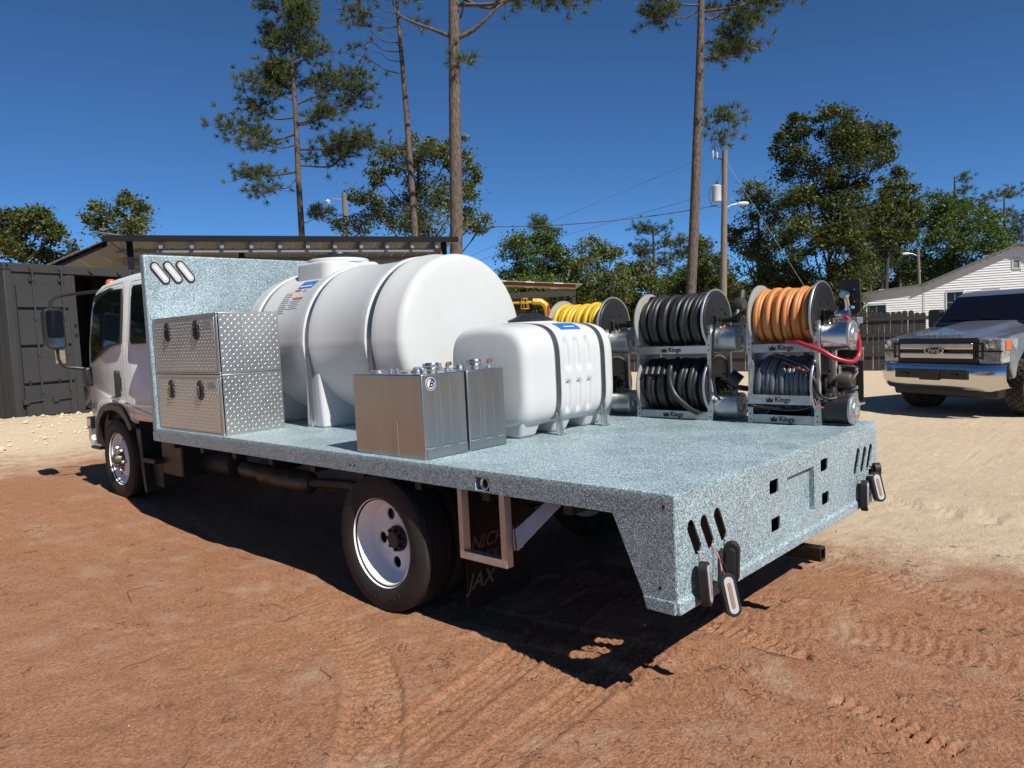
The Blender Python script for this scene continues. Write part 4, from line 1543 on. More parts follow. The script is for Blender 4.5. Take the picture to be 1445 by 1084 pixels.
def kings_plate(t, parent, x, yc, z, dark='print_black', s=1.0):
    v, f = text_geo('Kings', .046 * s, .012)
    m = MB().add(v, f, basis((x - .003, yc - .022, z), (0, -1, 0), (0, 0, 1)))
    # crown: band and three points with balls
    cy = yc + .062
    crown = [(-.019, -.016), (.019, -.016), (.024, .010), (.010, -.001), (.0, .017), (-.010, -.001), (-.024, .010)]
    tri = tessellate_polygon([[Vector((q[0], q[1], 0)) for q in crown]])
    m.add([(x - .003, cy - a, z + b) for a, b in crown], [tuple(q) for q in tri])
    part('plate_lettering', m, dark, t, parent, smooth=0)


def hose_reel(label, ya, yb, z0, tier, hose_m, hose_r, turns, wrap_r, seed, motor_m='galv_bright', inner='reel_inner', motor_len=.165, back_text=False):
    """ya = tail side post, yb = cab side post; tier 0 stands on the deck, tier 1 on another reel"""
    xf, xb = 2.10, 2.42
    xc, zc = 2.255, z0 + (.232 if tier == 0 else .228) + (.022 if hose_m == 'hose_grey' else 0)
    t = thing('hose_reel', label, 'hose reel', ((xf + xb) / 2, (ya + yb) / 2, z0), 'hose reels stacked along the deck')
    pw = .036
    for x, sx in ((xf, 1), (xb, -1)):
        for y, sy in ((ya, 1), (yb, -1)):
            p = MB().box(min(x, x + sx * .004), max(x, x + sx * .004), min(y, y + sy * pw), max(y, y + sy * pw), z0, z0 + .196)
            p.box(min(x + sx * .004, x + sx * pw), max(x + sx * .004, x + sx * pw), min(y, y + sy * .004), max(y, y + sy * .004), z0, z0 + .196)
            po = part('post', p, 'galv', t)
            if sx > 0:
                hb_ = MB()
                for hz in (.025, .06, .135, .165):
                    hb_.lathe([(0, x - .0015), (.0055, x - .0015), (.0055, x + .001)], (0, y + sy * .018, z0 + hz), 'x', 8)
                part('bolt_hole', hb_, 'print_black', t, po, kind='stuff')
            if tier == 0:
                part('riser', MB().box(min(x + sx * .005, x + sx * .034), max(x + sx * .005, x + sx * .034), min(y + sy * .005, y + sy * .031), max(y + sy * .005, y + sy * .031), z0 + .12, z0 + .4545), 'raw_alu', t)
        xa, xbb = (x + sx * .004, x + sx * .010)
        pl = part('cross_plate', MB().box(min(xa, xbb), max(xa, xbb), ya + .006, yb - .006, z0 + .002, z0 + .058).box(min(xa, xa + sx * .04), max(xa, xa + sx * .04), ya + .006, yb - .006, z0 + .002, z0 + .006),
                  'galv' if sx > 0 else 'reel_black', t, bevel=.002)
        if sx > 0:
            kings_plate(t, pl, x + .003, (ya + yb) / 2, z0 + .031)
    for y0_, y1_ in ((ya, ya + .006), (yb - .006, yb)):
        part('side_plate', MB().box(xf + .04, xb - .04, y0_, y1_, z0 + .002, z0 + .165), 'galv', t)
    n_, f_ = ya + .030, yb - .035
    R = .212

    def disc(y0_, y1_, rim_m, face_m, name, out):
        d = part(name, MB().lathe([(0, y0_), (R - .012, y0_), (R, y0_ - .004 * out), (R + .003, y0_), (R + .003, y1_), (R - .01, y1_), (0, y1_)], (xc, 0, zc), 'y', 56), rim_m, t, smooth=40)
        return d
    d1 = disc(n_, n_ + .010, 'galv', 'reel_black', 'reel_disc', 1)
    part('disc_face', MB().lathe([(0, n_ - .006), (R - .03, n_ - .006), (R - .024, n_ - .002), (R - .010, n_ - .0035), (R - .008, n_ + .002)], (xc, 0, zc), 'y', 56), 'reel_black', t, d1, smooth=30)
    bo = MB()
    for k in range(4):
        a = PI / 4 + k * PI / 2
        bo.lathe([(0, n_ - .014), (.007, n_ - .014), (.007, n_ - .005)], (xc + .10 * math.cos(a), 0, zc + .10 * math.sin(a)), 'y', 6)
    part('disc_bolt', bo, 'black_steel', t, d1, kind='stuff')
    d2 = disc(f_ - .010, f_, inner, inner, 'reel_disc', -1)
    part('drum', MB().lathe([(0, n_ + .008), (wrap_r - hose_r * .6, n_ + .008), (wrap_r - hose_r * .6, f_ - .008), (0, f_ - .008)], (xc, 0, zc), 'y', 40), hose_m, t)
    part('hose', MB().tube(helix(xc, zc, wrap_r, n_ + .014 + hose_r, f_ - .013 - hose_r, turns, .0055, seed), hose_r, 10), hose_m, t, smooth=60)
    # hub with swivel and motor
    hb = part('hub', MB().lathe([(0, n_ - .075), (.022, n_ - .075), (.024, n_ - .05), (.035, n_ - .048), (.035, n_ - .03), (.055, n_ - .028), (.055, n_ - .004)], (xc, 0, zc), 'y', 20), 'black_steel', t)
    part('bearing_block', MB().box(xc - .055, xc + .055, n_ - .030, n_ - .012, zc - .09, zc + .035), 'black_steel', t, hb, bevel=.004)
    mz, mx, mr = z0 + .096, xf + .105, .090
    my1, my0 = ya - .004, ya - .004 - motor_len
    mo = part('motor', MB().lathe([(0, my1), (mr, my1), (mr, my0 + .012), (mr - .004, my0 + .008), (0, my0 + .008)], (mx, 0, mz), 'y', 36), motor_m, t)
    cp = part('motor_cap', MB().lathe([(mr + .002, my0 + .016), (mr + .002, my0 + .003), (mr - .006, my0 - .003), (.05, my0 - .004), (.045, my0 - .010), (0, my0 - .011)], (mx, 0, mz), 'y', 36), 'galv', t, mo)
    sc = MB()
    for k in range(6):
        a = k * PI / 3 + .4
        sc.lathe([(0, my0 - .012), (.006, my0 - .012), (.006, my0 - .002)], (mx + .066 * math.cos(a), 0, mz + .066 * math.sin(a)), 'y', 8)
    sc.box(mx - .03, mx + .02, my0 - .0125, my0 - .009, mz - .03, mz + .015)
    part('cap_screw', sc, 'print_grey', t, mo, kind='stuff')
    tb = MB()
    for k in range(4):
        tb.tube([(mx - .03 + k * .02, my1 - .03 - .02 * k, mz + mr - .004), (mx - .03 + k * .02, my1 - .03 - .02 * k, mz + mr + .012)], .006, 6)
    part('terminal', tb, 'brass', t, mo, kind='stuff')
    ch = MB()
    ch.box(xf + .05, xb - .05, ya - .012, ya - .006, z0 + .15, z0 + .19)
    part('chain_guard', ch, 'black_steel', t)
    return t, xc, zc, n_


for (ya, yb, up_l, lo_l, up_m, lo_m, ur, lr, ut, lt, uw, lw, sd, mm) in (
        (1.80, 2.36, 'hose reel wound with yellow hose, stacked on top beside the small tank', 'lower reel below the yellow hose reel, half hidden by the small tank', 'hose_yellow', 'hose_black', .0185, .018, 11.3, 11, .158, .150, 1, 'galv'),
        (.94, 1.545, 'upper hose reel wound with thick black hose, between the yellow and the orange reel', 'lower reel of black hose with its loose end hanging down, on the deck', 'hose_black', 'hose_black', .0215, .0205, 11.2, 11.4, .172, .168, 2, 'galv'),
        (.215, .685, 'hose reel wound with orange hose, stacked on top at the tail corner', 'lower reel of grey hose with black motor below the orange reel', 'hose_orange', 'hose_grey', .0172, .0165, 11.0, 11.3, .168, .160, 3, 'galv_bright')):
    hose_reel(lo_l, ya, yb, 0.0, 0, lo_m, lr, lt, lw, sd + 10, 'black_plastic' if lo_m == 'hose_grey' else 'galv', 'reel_inner' if sd != 3 else 'galv')
    t, xc, zc, n_ = hose_reel(up_l, ya, yb, .455, 1, up_m, ur, ut, uw, sd, mm)
    # swivel joint on the upper reel
    sw = part('swivel_joint', MB().tube([(xc, n_ - .05, zc), (xc, n_ - .15, zc)], .021, 12).lathe([(0, n_ - .16), (.030, n_ - .16), (.030, n_ - .12), (0, n_ - .12)], (xc, 0, zc), 'y', 6), 'black_steel' if sd != 3 else 'chrome_soft', t)
    if sd == 2:
        part('valve', MB().tube([(xc, n_ - .14, zc), (xc + .03, n_ - .145, zc + .07), (xc + .07, n_ - .15, zc + .13)], .017, 10)
             .lathe([(0, -.03), (.040, -.03), (.044, -.02), (.044, .02), (.040, .03), (0, .03)], (xc + .05, n_ - .15, zc + .10), 'y', 20)
             .tube([(xc + .07, n_ - .15, zc + .13), (xc + .09, n_ - .15, zc + .19)], .022, 10), 'exhaust', t, sw)
        part('cable_loop', MB().tube(catmull3 := [(xf_, y_, z_) for xf_, y_, z_ in ((2.18, .90, .66), (2.13, .905, .665), (2.095, .915, .60), (2.09, .92, .45), (2.09, .925, .30), (2.10, .915, .18), (2.15, .89, .12), (2.2, .86, .13))], .0095, 8), 'hose_wire', t)
    if sd == 3:
        part('ball_valve', MB().tube([(xc, n_ - .14, zc), (xc - .01, n_ - .15, zc + .05), (xc - .035, n_ - .15, zc + .10)], .016, 10)
             .lathe([(0, -.028), (.022, -.028), (.026, 0), (.022, .028), (0, .028)], (xc - .055, n_ - .15, zc + .115), 'x', 14), 'chrome_soft', t, sw)
        part('valve_lever', MB().box(xc - .01, xc + .045, n_ - .175, n_ - .168, zc + .03, zc + .045), 'print_lightblue', t, sw)
        from mathutils.geometry import interpolate_bezier
        pts = [(2.235, .105, .672), (2.255, .062, .60), (2.262, .035, .51), (2.235, .03, .425), (2.165, .05, .392), (2.10, .12, .418), (2.075, .20, .470), (2.066, .29, .505), (2.075, .355, .528), (2.10, .42, .525)]
        P3 = []
        for i in range(len(pts) - 1):
            p0, p1, p2, p3 = [Vector(pts[max(0, min(len(pts) - 1, i + k))]) for k in (-1, 0, 1, 2)]
            for k in range(6):
                s = k / 6
                P3.append(.5 * ((2 * p1) + (p2 - p0) * s + (2 * p0 - 5 * p1 + 4 * p2 - p3) * s * s + (3 * p1 - p0 - 3 * p2 + p3) * s ** 3))
        P3.append(Vector(pts[-1]))
        part('supply_hose', MB().tube(P3, .0135, 10), 'hose_red', t, smooth=60)

# loose ends and cables that belong to the lower reels
def loose_tube(parent_name_label, name, pts, r, m):
    root = next(o for o in COL.objects if o.get('label') == parent_name_label)
    P3 = []
    for i in range(len(pts) - 1):
        p0, p1, p2, p3 = [Vector(pts[max(0, min(len(pts) - 1, i + k))]) for k in (-1, 0, 1, 2)]
        for k in range(6):
            s = k / 6
            P3.append(.5 * ((2 * p1) + (p2 - p0) * s + (2 * p0 - 5 * p1 + 4 * p2 - p3) * s * s + (3 * p1 - p0 - 3 * p2 + p3) * s ** 3))
    P3.append(Vector(pts[-1]))
    part(name, MB().tube(P3, r, 10), m, root, smooth=60)


LOB = 'lower reel of black hose with its loose end hanging down, on the deck'
LOG = 'lower reel of grey hose with black motor below the orange reel'
loose_tube(LOB, 'hose_end', [(2.20, 1.25, .415), (2.10, 1.25, .37), (2.068, 1.245, .27), (2.062, 1.20, .17), (2.066, 1.10, .085), (2.075, 1.03, .052)], .0205, 'hose_black')
for k, yy in enumerate((1.46, 1.41, 1.36, 1.31, 1.27)):
    loose_tube(LOB, 'tie_band', [(2.195, yy, .395), (2.12, yy, .355), (2.085, yy - .004, .31)], .0235, 'print_black')
loose_tube(LOB, 'electric_valve', [(2.20, .86, .30), (2.22, .80, .25)], .055, 'black_plastic')
loose_tube(LOB, 'electric_valve', [(2.16, .80, .19), (2.25, .84, .215), (2.34, .80, .20)], .020, 'exhaust')
loose_tube(LOG, 'cable_loop', [(2.12, .50, .44), (2.09, .40, .415), (2.08, .29, .36), (2.07, .235, .28), (2.085, .215, .20), (2.13, .17, .165), (2.2, .12, .18)], .010, 'hose_wire')
loose_tube(LOG, 'cable_loop', [(2.10, .44, .40), (2.075, .33, .355), (2.06, .25, .26), (2.07, .245, .17), (2.10, .30, .13)], .0065, 'hose_wire')
loose_tube(LOG, 'cable_loop', [(2.09, .68, .115), (2.085, .56, .105), (2.085, .42, .095), (2.09, .30, .11), (2.12, .20, .16)], .009, 'hose_wire')
loose_tube(LOG, 'red_wire', [(2.10, .45, .40), (2.07, .34, .36), (2.06, .27, .34)], .003, 'wire_red')
loose_tube(LOG, 'red_wire', [(2.08, .24, .17), (2.07, .22, .13), (2.09, .19, .115)], .003, 'wire_red')
root = next(o for o in COL.objects if o.get('label') == LOG)
part('cross_plate', MB().box(2.046, 2.052, .25, .65, .132, .190).box(2.052, 2.10, .645, .65, .132, .190).box(2.052, 2.10, .25, .255, .132, .190), 'galv', root, bevel=.002)
kings_plate(root, root.children[-1], 2.045, .45, .161)
v, f = text_geo('Kings', .05, .012)
part('plate_cutout', MB().add(v, f, basis((2.408, .36, .032), (0, 1, 0), (0, 0, 1))), 'print_white', root, smooth=0)


def pump_unit():
    t = thing('pump_unit', 'pump unit with black control panel and bare pipes behind the orange hose reel', 'pump', (2.44, .30, 0))
    part('stand', MB().box(2.425, 2.438, .30, .34, 0, .90).box(2.425, 2.438, .40, .44, 0, .66).box(2.425, 2.520, .30, .335, .655, .668), 'galv', t)
    p = part('control_panel', MB().prism([(.090, .705), (.115, .672), (.225, .672), (.225, .890), (.215, .900), (.098, .900), (.090, .890)], 'x', 2.470, 2.486), 'black_plastic', t, bevel=.003)
    part('panel_strut', MB().box(2.438, 2.472, .215, .345, .66, .672), 'galv', t, p)
    k = MB().box(2.440, 2.470, .125, .192, .765, .825)
    part('switch_block', k, 'black_gloss', t, p, bevel=.006)
    sw = MB()
    for y, z in ((.118, .833), (.198, .833), (.118, .757), (.198, .757), (.17, .81)):
        sw.lathe([(0, 2.436), (.006, 2.436), (.006, 2.468)], (0, y, z), 'x', 8)
    part('switch_knob', sw, 'galv_bright', t, p)
    part('switch_lever', MB().tube([(2.44, .155, .80), (2.42, .152, .775), (2.415, .152, .752)], .006, 8), 'machine_red', t, p)
    sh = part('shelf', MB().box(2.40, 2.50, .085, .345, .618, .658), 'galv', t, bevel=.004)
    part('pressure_gauge', MB().lathe([(0, .088), (.030, .088), (.030, .12), (.012, .125), (.012, .20), (0, .20)], (2.43, 0, .635), 'y', 16), 'galv_bright', t, sh)
    b = part('back_plate', MB().box(2.500, 2.508, .090, .365, .105, .450), 'black_steel', t)
    part('top_flange', MB().box(2.46, 2.512, .085, .365, .450, .465).box(2.492, 2.500, .085, .110, .38, .45), 'galv', t, b)
    part('base_tray', MB().box(2.33, 2.515, .085, .365, .10, .112), 'galv', t, b)
    part('tray_leg', MB().box(2.33, 2.36, .33, .36, 0, .10).box(2.425, 2.438, .345, .365, 0, .10), 'galv', t, b)
    part('upper_pipe', MB().tube([(2.44, .365, .345), (2.44, .22, .345), (2.44, .125, .345), (2.44, .112, .335), (2.44, .112, .31), (2.44, .14, .27)], .014, 10), 'chrome_soft', t)
    part('pump_head', MB().lathe([(0, .13), (.05, .13), (.06, .15), (.06, .22), (.045, .24), (.045, .32), (0, .32)], (2.44, 0, .255), 'y', 20), 'exhaust', t)
    part('manifold', MB().tube([(2.42, .36, .215), (2.42, .10, .215)], .012, 8).tube([(2.41, .20, .345), (2.41, .20, .215)], .010, 8).tube([(2.41, .27, .345), (2.41, .27, .215)], .010, 8), 'galv_bright', t)
    part('pump_motor', MB().lathe([(0, .11), (.038, .11), (.042, .12), (.042, .22), (.03, .24), (0, .24)], (2.43, 0, .155), 'y', 18), 'galv', t)
    part('lower_pipe', MB().tube([(2.40, .36, .145), (2.39, .25, .15), (2.39, .17, .19), (2.40, .10, .2)], .009, 8), 'chrome_soft', t)
    part('wiring', MB().tube([(2.40, .18, .39), (2.39, .14, .40), (2.40, .10, .38), (2.42, .09, .33), (2.40, .11, .30)], .0035, 6).tube([(2.39, .34, .30), (2.38, .28, .26), (2.39, .22, .25)], .006, 6), 'hose_wire', t)


pump_unit()

# ------------------------------------------------------------------ shipping container
def container():
    t = thing('shipping_container', 'dark grey shipping container with one door leaf shut and the other open', 'container', (1.137, 13.80, .27), rotz=math.atan2(.30, .955), local=True, deck=False)
    Wd, Dp, H = 2.60, 6.06, 2.93
    for x0, x1 in ((0, .13), (Wd - .13, Wd)):
        part('corner_post', MB().box(x0, x1, 0, .16, .1, H - .12), 'container_paint', t, bevel=.01)
        for z in (0, H - .12):
            part('corner_casting', MB().box(x0 - .006, x1 + .006, -.012, .17, z, z + .12), 'container_paint', t, bevel=.008)
            xm = (x0 + x1) / 2
            part('casting_hole', MB().prism(stadium(xm, z + .06, .075, .05, 0, 6), 'y', -.0145, -.010), 'print_black', t)
    part('header', MB().box(.13, Wd - .13, .0, .12, H - .155, H), 'container_paint', t, bevel=.008)
    part('sill', MB().box(.13, Wd - .13, .0, .14, .0, .14), 'container_paint', t, bevel=.008)
    part('pocket_shade', MB().box(.30, .75, -.004, .01, .015, .09), 'print_black', t)  # flat black patch drawn for the shadow inside the fork pocket
    part('roof_sheet', MB().box(0, Wd, .12, Dp, H - .06, H - .015), 'container_paint', t)
    part('floor', MB().box(.05, Wd - .05, .14, Dp, .10, .14), 'container_in', t)
    for x0, x1 in ((.02, .06), (Wd - .06, Wd - .02)):
        m = MB()
        n = 44
        pts = []
        for k in range(n):
            y = .16 + (Dp - .2) * k / (n - 1)
            o_ = .03 if (k // 2) % 2 else 0
            pts.append((x0 + o_, y))
        v = [(x, y, .12) for x, y in pts] + [(x, y, H - .06) for x, y in pts] + [(x + .006, y, .12) for x, y in pts] + [(x + .006, y, H - .06) for x, y in pts]
        f = []
        for k in range(n - 1):
            f += [(k, k + 1, n + k + 1, n + k), (2 * n + k, 3 * n + k, 3 * n + k + 1, 2 * n + k + 1)]
        m.add(v, f)
        part('side_wall', m, 'container_in', t, smooth=0)
    part('end_wall', MB().box(.05, Wd - .05, Dp - .05, Dp, .1, H - .06), 'container_in', t)
    part('wheel_rack', MB().tube([(1.75, .9, .45 + .28 * math.sin(a)) if False else (1.75 + .28 * math.cos(a), .9 + .05 * math.sin(a), .48 + .28 * math.sin(a)) for a in np.linspace(0, 2 * PI, 25)[:-1]], .07, 8, closed=True), 'rubber', t)
    # the shut leaf: four pressed panels between folded bars
    x0, x1, z0, z1 = .135, 1.30, .15, H - .16
    d = part('door_leaf', MB().box(x0, x1, .030, .085, z0, z1), 'container_paint', t, bevel=.006)
    part('door_edge', MB().box(x1 - .14, x1 + .004, .018, .09, z0 + .01, z1 - .01), 'container_paint', t, d, bevel=.006)
    hs = [z0 + .02, .78, 1.46, 2.13, z1 - .20]
    for a, b in zip(hs, hs[1:]):
        pz0, pz1 = a + .026, b - .026
        part('door_panel', MB().hexa([(x0 + .05, .030, pz0), (x1 - .18, .030, pz0), (x1 - .18, .034, pz0), (x0 + .05, .034, pz0), (x0 + .05, .030, pz1), (x1 - .18, .030, pz1), (x1 - .18, .034, pz1), (x0 + .05, .034, pz1)])
             .prism([(x0 + .05, pz0), (x1 - .18, pz0), (x1 - .18, pz1), (x0 + .05, pz1)], 'y', -.016, .030), 'container_paint', t, d, bevel=.012)
    for x in (.48, 1.02):
        r = part('lock_rod', MB().tube([(x, -.028, .03), (x, -.028, H - .05)], .017, 10), 'container_paint', t)
        for z in (.10, .62, 1.30, 1.95, H - .28):
            part('rod_bracket', MB().box(x - .05, x + .05, -.012, .032, z - .03, z + .03).box(x - .022, x + .022, -.052, -.012, z - .03, z + .03), 'container_paint', t, r, bevel=.005)
        part('cam', MB().lathe([(0, -.05), (.035, -.05), (.04, -.04), (.04, -.02), (0, -.02)], (x, 0, H - .075), 'y', 12).box(x - .03, x + .03, -.045, .0, H - .16, H - .06), 'container_paint', t, r, bevel=.004)
        part('cam', MB().box(x - .035, x + .035, -.045, .0, .03, .11), 'container_paint', t, r, bevel=.004)
        part('handle', MB().tube([(x, -.045, .48), (x - .30, -.040, .47)], .013, 8).box(x - .36, x - .26, -.05, .0, .43, .51), 'container_paint', t, r)
        part('handle_slot', MB().prism(stadium(x - .20, .80, .10, .05, 0, 5), 'y', -.0195, -.014), 'print_black', t, d)
    for x in (1.62, 2.22):
        part('cam_keeper', MB().lathe([(0, -.045), (.035, -.045), (.04, -.03), (.04, .0), (0, .0)], (x, 0, H - .08), 'y', 12), 'container_paint', t)
    part('sticker', MB().box(.78, .97, -.0195, -.014, 1.12, 1.36), 'sticker_tan', t, d)
    for z in (1.62, 1.80):
        part('hinge_block', MB().box(x1 - .08, x1 - .03, -.002, .018, z, z + .04), 'print_black', t, d)
    # the other leaf folded back along the side
    part('open_leaf', MB().box(Wd + .02, Wd + .075, .15, 1.35, .15, H - .16), 'container_paint', t, bevel=.008)


container()


# ------------------------------------------------------------------ open pole barn
def barn():
    rz = math.atan2(-.421, .907)
    t = thing('pole_barn', 'open fronted metal pole barn with black roof edge behind the truck', 'barn', (5.05, 20.03, .18), rotz=rz, local=True, deck=False)
    L, D, H = 9.62, 6.5, 4.44
    zb = H - .95
    # roof of ribbed sheets, falling to the back
    n = 24
    for k in range(n):
        a, b = -.05 + (L + .2) * k / n, -.05 + (L + .2) * (k + 1) / n
        m = MB()
        for (xx0, xx1, dz) in ((a, b - .08, 0), (b - .08, b - .05, .025), (b - .05, b, .025)):
            m.hexa([(xx0, -.15, H - .06 + dz), (xx1, -.15, H - .06 + dz), (xx1, D, zb - .06 + dz), (xx0, D, zb - .06 + dz),
                    (xx0, -.15, H - .045 + dz), (xx1, -.15, H - .045 + dz), (xx1, D, zb - .045 + dz), (xx0, D, zb - .045 + dz)])
        part('roof_sheet', m, 'roof_metal', t)
    part('roof_edge', MB().box(-.08, L + .17, -.19, -.152, H - .16, H + .005), 'roof_dark', t, bevel=.006)
    for k in range(11):
        x = 1.25 + k * .78
        part('rafter_bracket', MB().box(x, x + .10, -.10, .9, H - .34, H - .17), 'barn_steel', t)
    part('front_beam', MB().box(1.2, L - .55, .02, .14, H - .44, H - .35), 'barn_steel', t, bevel=.006)
    part('rear_beam', MB().box(.2, L - .2, 1.7, 1.8, H - .62, H - .50), 'barn_steel', t)
    for k in range(6):
        y = 1.0 + k * 1.0
        zz = H - .95 * (y + .15) / (D + .15)
        part('purlin', MB().box(.1, L, y, y + .08, zz - .16, zz - .065), 'barn_steel', t)
    for x in (.45, 3.3, 6.2, 9.35):
        part('post', MB().box(x, x + .15, .16, .31, 0, H - .12 if x < 1 or x > 9 else H - .36), 'roof_dark', t)
        part('post', MB().box(x, x + .15, D - .3, D - .15, 0, zb - .1), 'roof_dark', t)
    # back and right hand end in ribbed sheet
    for k in range(32):
        x = L * k / 32
        part('back_sheet', MB().box(x + .004, x + L / 32 - .004, D - .10, D - .09 + .012 * (k % 2), .05, zb - .12), 'barn_wall', t)
    for k in range(16):
        y = 1.2 + (D - 1.4) * k / 16
        part('end_sheet', MB().box(L - .03, L - .015 + .012 * (k % 2), y, y + (D - 1.4) / 16 - .01, .3, zb + (H - zb) * (1 - y / D) - .12), 'barn_wall', t)
    part('tie_cable', MB().tube([(L - .35, .05, H - .35), (L - .1, .3, H - 1.5)], .012, 6), 'sticker_tan', t)
    # lean-to roof at the left end, dropping away from the barn
    n = 8
    for k in range(n):
        a, b = k / n, (k + .97) / n

        def P(u, v_, dz):
            f_ = Vector((0, -.12, H - .10)).lerp(Vector((-3.6, 1.35, H - 1.55)), u)
            g_ = Vector((1.2, 6.0, H - .95)).lerp(Vector((-2.4, 7.4, H - 2.2)), u)
            q = f_.lerp(g_, v_)
            return (q.x, q.y, q.z + dz)
        part('lean_to_sheet', MB().hexa([P(a, 0, 0), P(b, 0, 0), P(b, 1, 0), P(a, 1, 0), P(a, 0, .015), P(b, 0, .015), P(b, 1, .015), P(a, 1, .015)]), 'roof_metal', t)
    part('lean_to_rafter', MB().hexa([(0, -.02, H - .26), (-3.6, 1.45, H - 1.72), (-3.6, 1.55, H - 1.72), (0, .08, H - .26), (0, -.02, H - .13), (-3.6, 1.45, H - 1.585), (-3.6, 1.55, H - 1.585), (0, .08, H - .13)]), 'roof_dark', t)
    part('loose_sheet', MB().hexa([(-.35, .3, H + .16), (.5, .15, H + .02), (.55, .5, H + .02), (-.3, .65, H + .16), (-.35, .3, H + .175), (.5, .15, H + .035), (.55, .5, H + .035), (-.3, .65, H + .175)]), 'roof_metal', t)
    part('storage_tank', MB().lathe([(0, 0), (.9, 0), (.95, .1), (.95, 1.8), (.6, 2.2), (.2, 2.3), (0, 2.3)], (4.0, 4.2, 0), 'z', 24), 'black_plastic', t)


barn()


# ------------------------------------------------------------------ timber shelter and forklift
def shelter():
    d = Vector((1.99, -2.17)).normalized()
    t = thing('timber_shelter', 'small timber shelter with pale metal roof behind the yellow hose reel', 'shelter', (17.2, 18.67, .05), rotz=math.atan2(d.y, d.x), local=True, deck=False)
    L, D, H = 3.85, 3.0, 3.50
    z1 = H - .33
    n = 12
    for k in range(n):
        a, b = (L + .35) * k / n - .1, (L + .35) * (k + 1) / n - .1
        za, zb_ = H - (H - z1) * max(0, a) / L, H - (H - z1) * b / L
        part('roof_sheet', MB().hexa([(a, -.25, za), (b - .01, -.25, zb_), (b - .01, D + .2, zb_), (a, D + .2, za), (a, -.25, za + .03), (b - .01, -.25, zb_ + .03), (b - .01, D + .2, zb_ + .03), (a, D + .2, za + .03)]), 'roof_metal' if k % 3 else 'siding', t)
    part('fascia', MB().hexa([(.5, -.16, H - .20), (L, -.16, z1 - .16), (L, -.12, z1 - .16), (.5, -.12, H - .20), (.5, -.16, H - .05), (L, -.16, z1 - .005), (L, -.12, z1 - .005), (.5, -.12, H - .05)]), 'wood_brown', t)
    part('beam', MB().box(.2, L, -.10, .0, z1 - .42, z1 - .20), 'wood_dark', t)
    part('beam', MB().box(.2, 2.0, .05, .15, z1 - .85, z1 - .62), 'wood_dark', t)
    for x in (.35, 2.05, L - .15):
        part('post', MB().box(x, x + .14, -.08, .06, 0, z1 - .40), 'wood_dark', t)
        part('post', MB().box(x, x + .14, D - .1, D + .04, 0, z1 - .1), 'wood_dark', t)
    for k in range(14):
        z = .05 + k * .2
        part('wall_block_course', MB().box(.3, 2.0, 1.2, 1.32, z, z + .19), 'barn_wall', t)


shelter()


def forklift():
    d = Vector((1.99, -2.17)).normalized()
    t = thing('forklift', 'yellow forklift with curved cab guard parked under the timber shelter', 'forklift', (18.02, 17.15, .03), rotz=math.atan2(d.y, d.x), local=True, deck=False)
    part('guard_post', MB().tube([(.55, 0, 2.62), (.85, 0, 2.60), (1.0, 0, 2.48), (1.06, 0, 2.30), (1.12, 0, 1.9), (1.18, 0, 1.2)], .125, 8), 'machine_yellow', t)
    part('guard_roof', MB().box(-.3, .70, -.05, .9, 2.56, 2.64), 'machine_yellow', t, bevel=.02)
    part('body', MB().box(-.6, 1.3, -.1, .95, .35, 1.20), 'machine_yellow', t, bevel=.06)
    part('counterweight', MB().box(1.1, 1.5, -.1, .95, .45, 1.35), 'machine_yellow', t, bevel=.08)
    part('mast', MB().box(-.75, -.62, .05, .15, .1, 2.4).box(-.75, -.62, .7, .8, .1, 2.4), 'black_steel', t)
    for x in (-.3, 1.0):
        part('wheel', MB().lathe([(.15, -.1), (.34, -.1), (.36, -.06), (.36, .06), (.34, .1), (.15, .1)], (x, -.08, .36), 'y', 20, closed=True), 'rubber', t)
    cg = part('lamp_cage', MB().tube([(.25 + .15 * math.cos(a), -.14 + .10 * math.sin(a), 2.36) for a in np.linspace(0, 2 * PI, 13)[:-1]], .014, 6, closed=True), 'machine_yellow', t)
    part('cage_ring', MB().tube([(.25 + .11 * math.cos(a), -.14 + .08 * math.sin(a), 2.74) for a in np.linspace(0, 2 * PI, 13)[:-1]], .014, 6, closed=True), 'machine_yellow', t, cg)
    part('cage_ring', MB().tube([(.25 + .13 * math.cos(a), -.14 + .09 * math.sin(a), 2.56) for a in np.linspace(0, 2 * PI, 13)[:-1]], .010, 6, closed=True), 'machine_yellow', t, cg)
    for k in range(7):
        a = 2 * PI * k / 7
        part('cage_bar', MB().tube([(.25 + .15 * math.cos(a), -.14 + .10 * math.sin(a), 2.36), (.25 + .11 * math.cos(a), -.14 + .08 * math.sin(a), 2.74)], .011, 6), 'machine_yellow', t, cg)
    part('tail_lamp', MB().box(1.08, 1.16, -.14, -.08, 2.05, 2.45), 'machine_red', t, bevel=.01)
    part('seat_rail', MB().box(.55, .90, -.2, -.1, 1.72, 1.80).box(.82, .88, -.2, -.1, 1.8, 1.98), 'machine_red', t)


forklift()


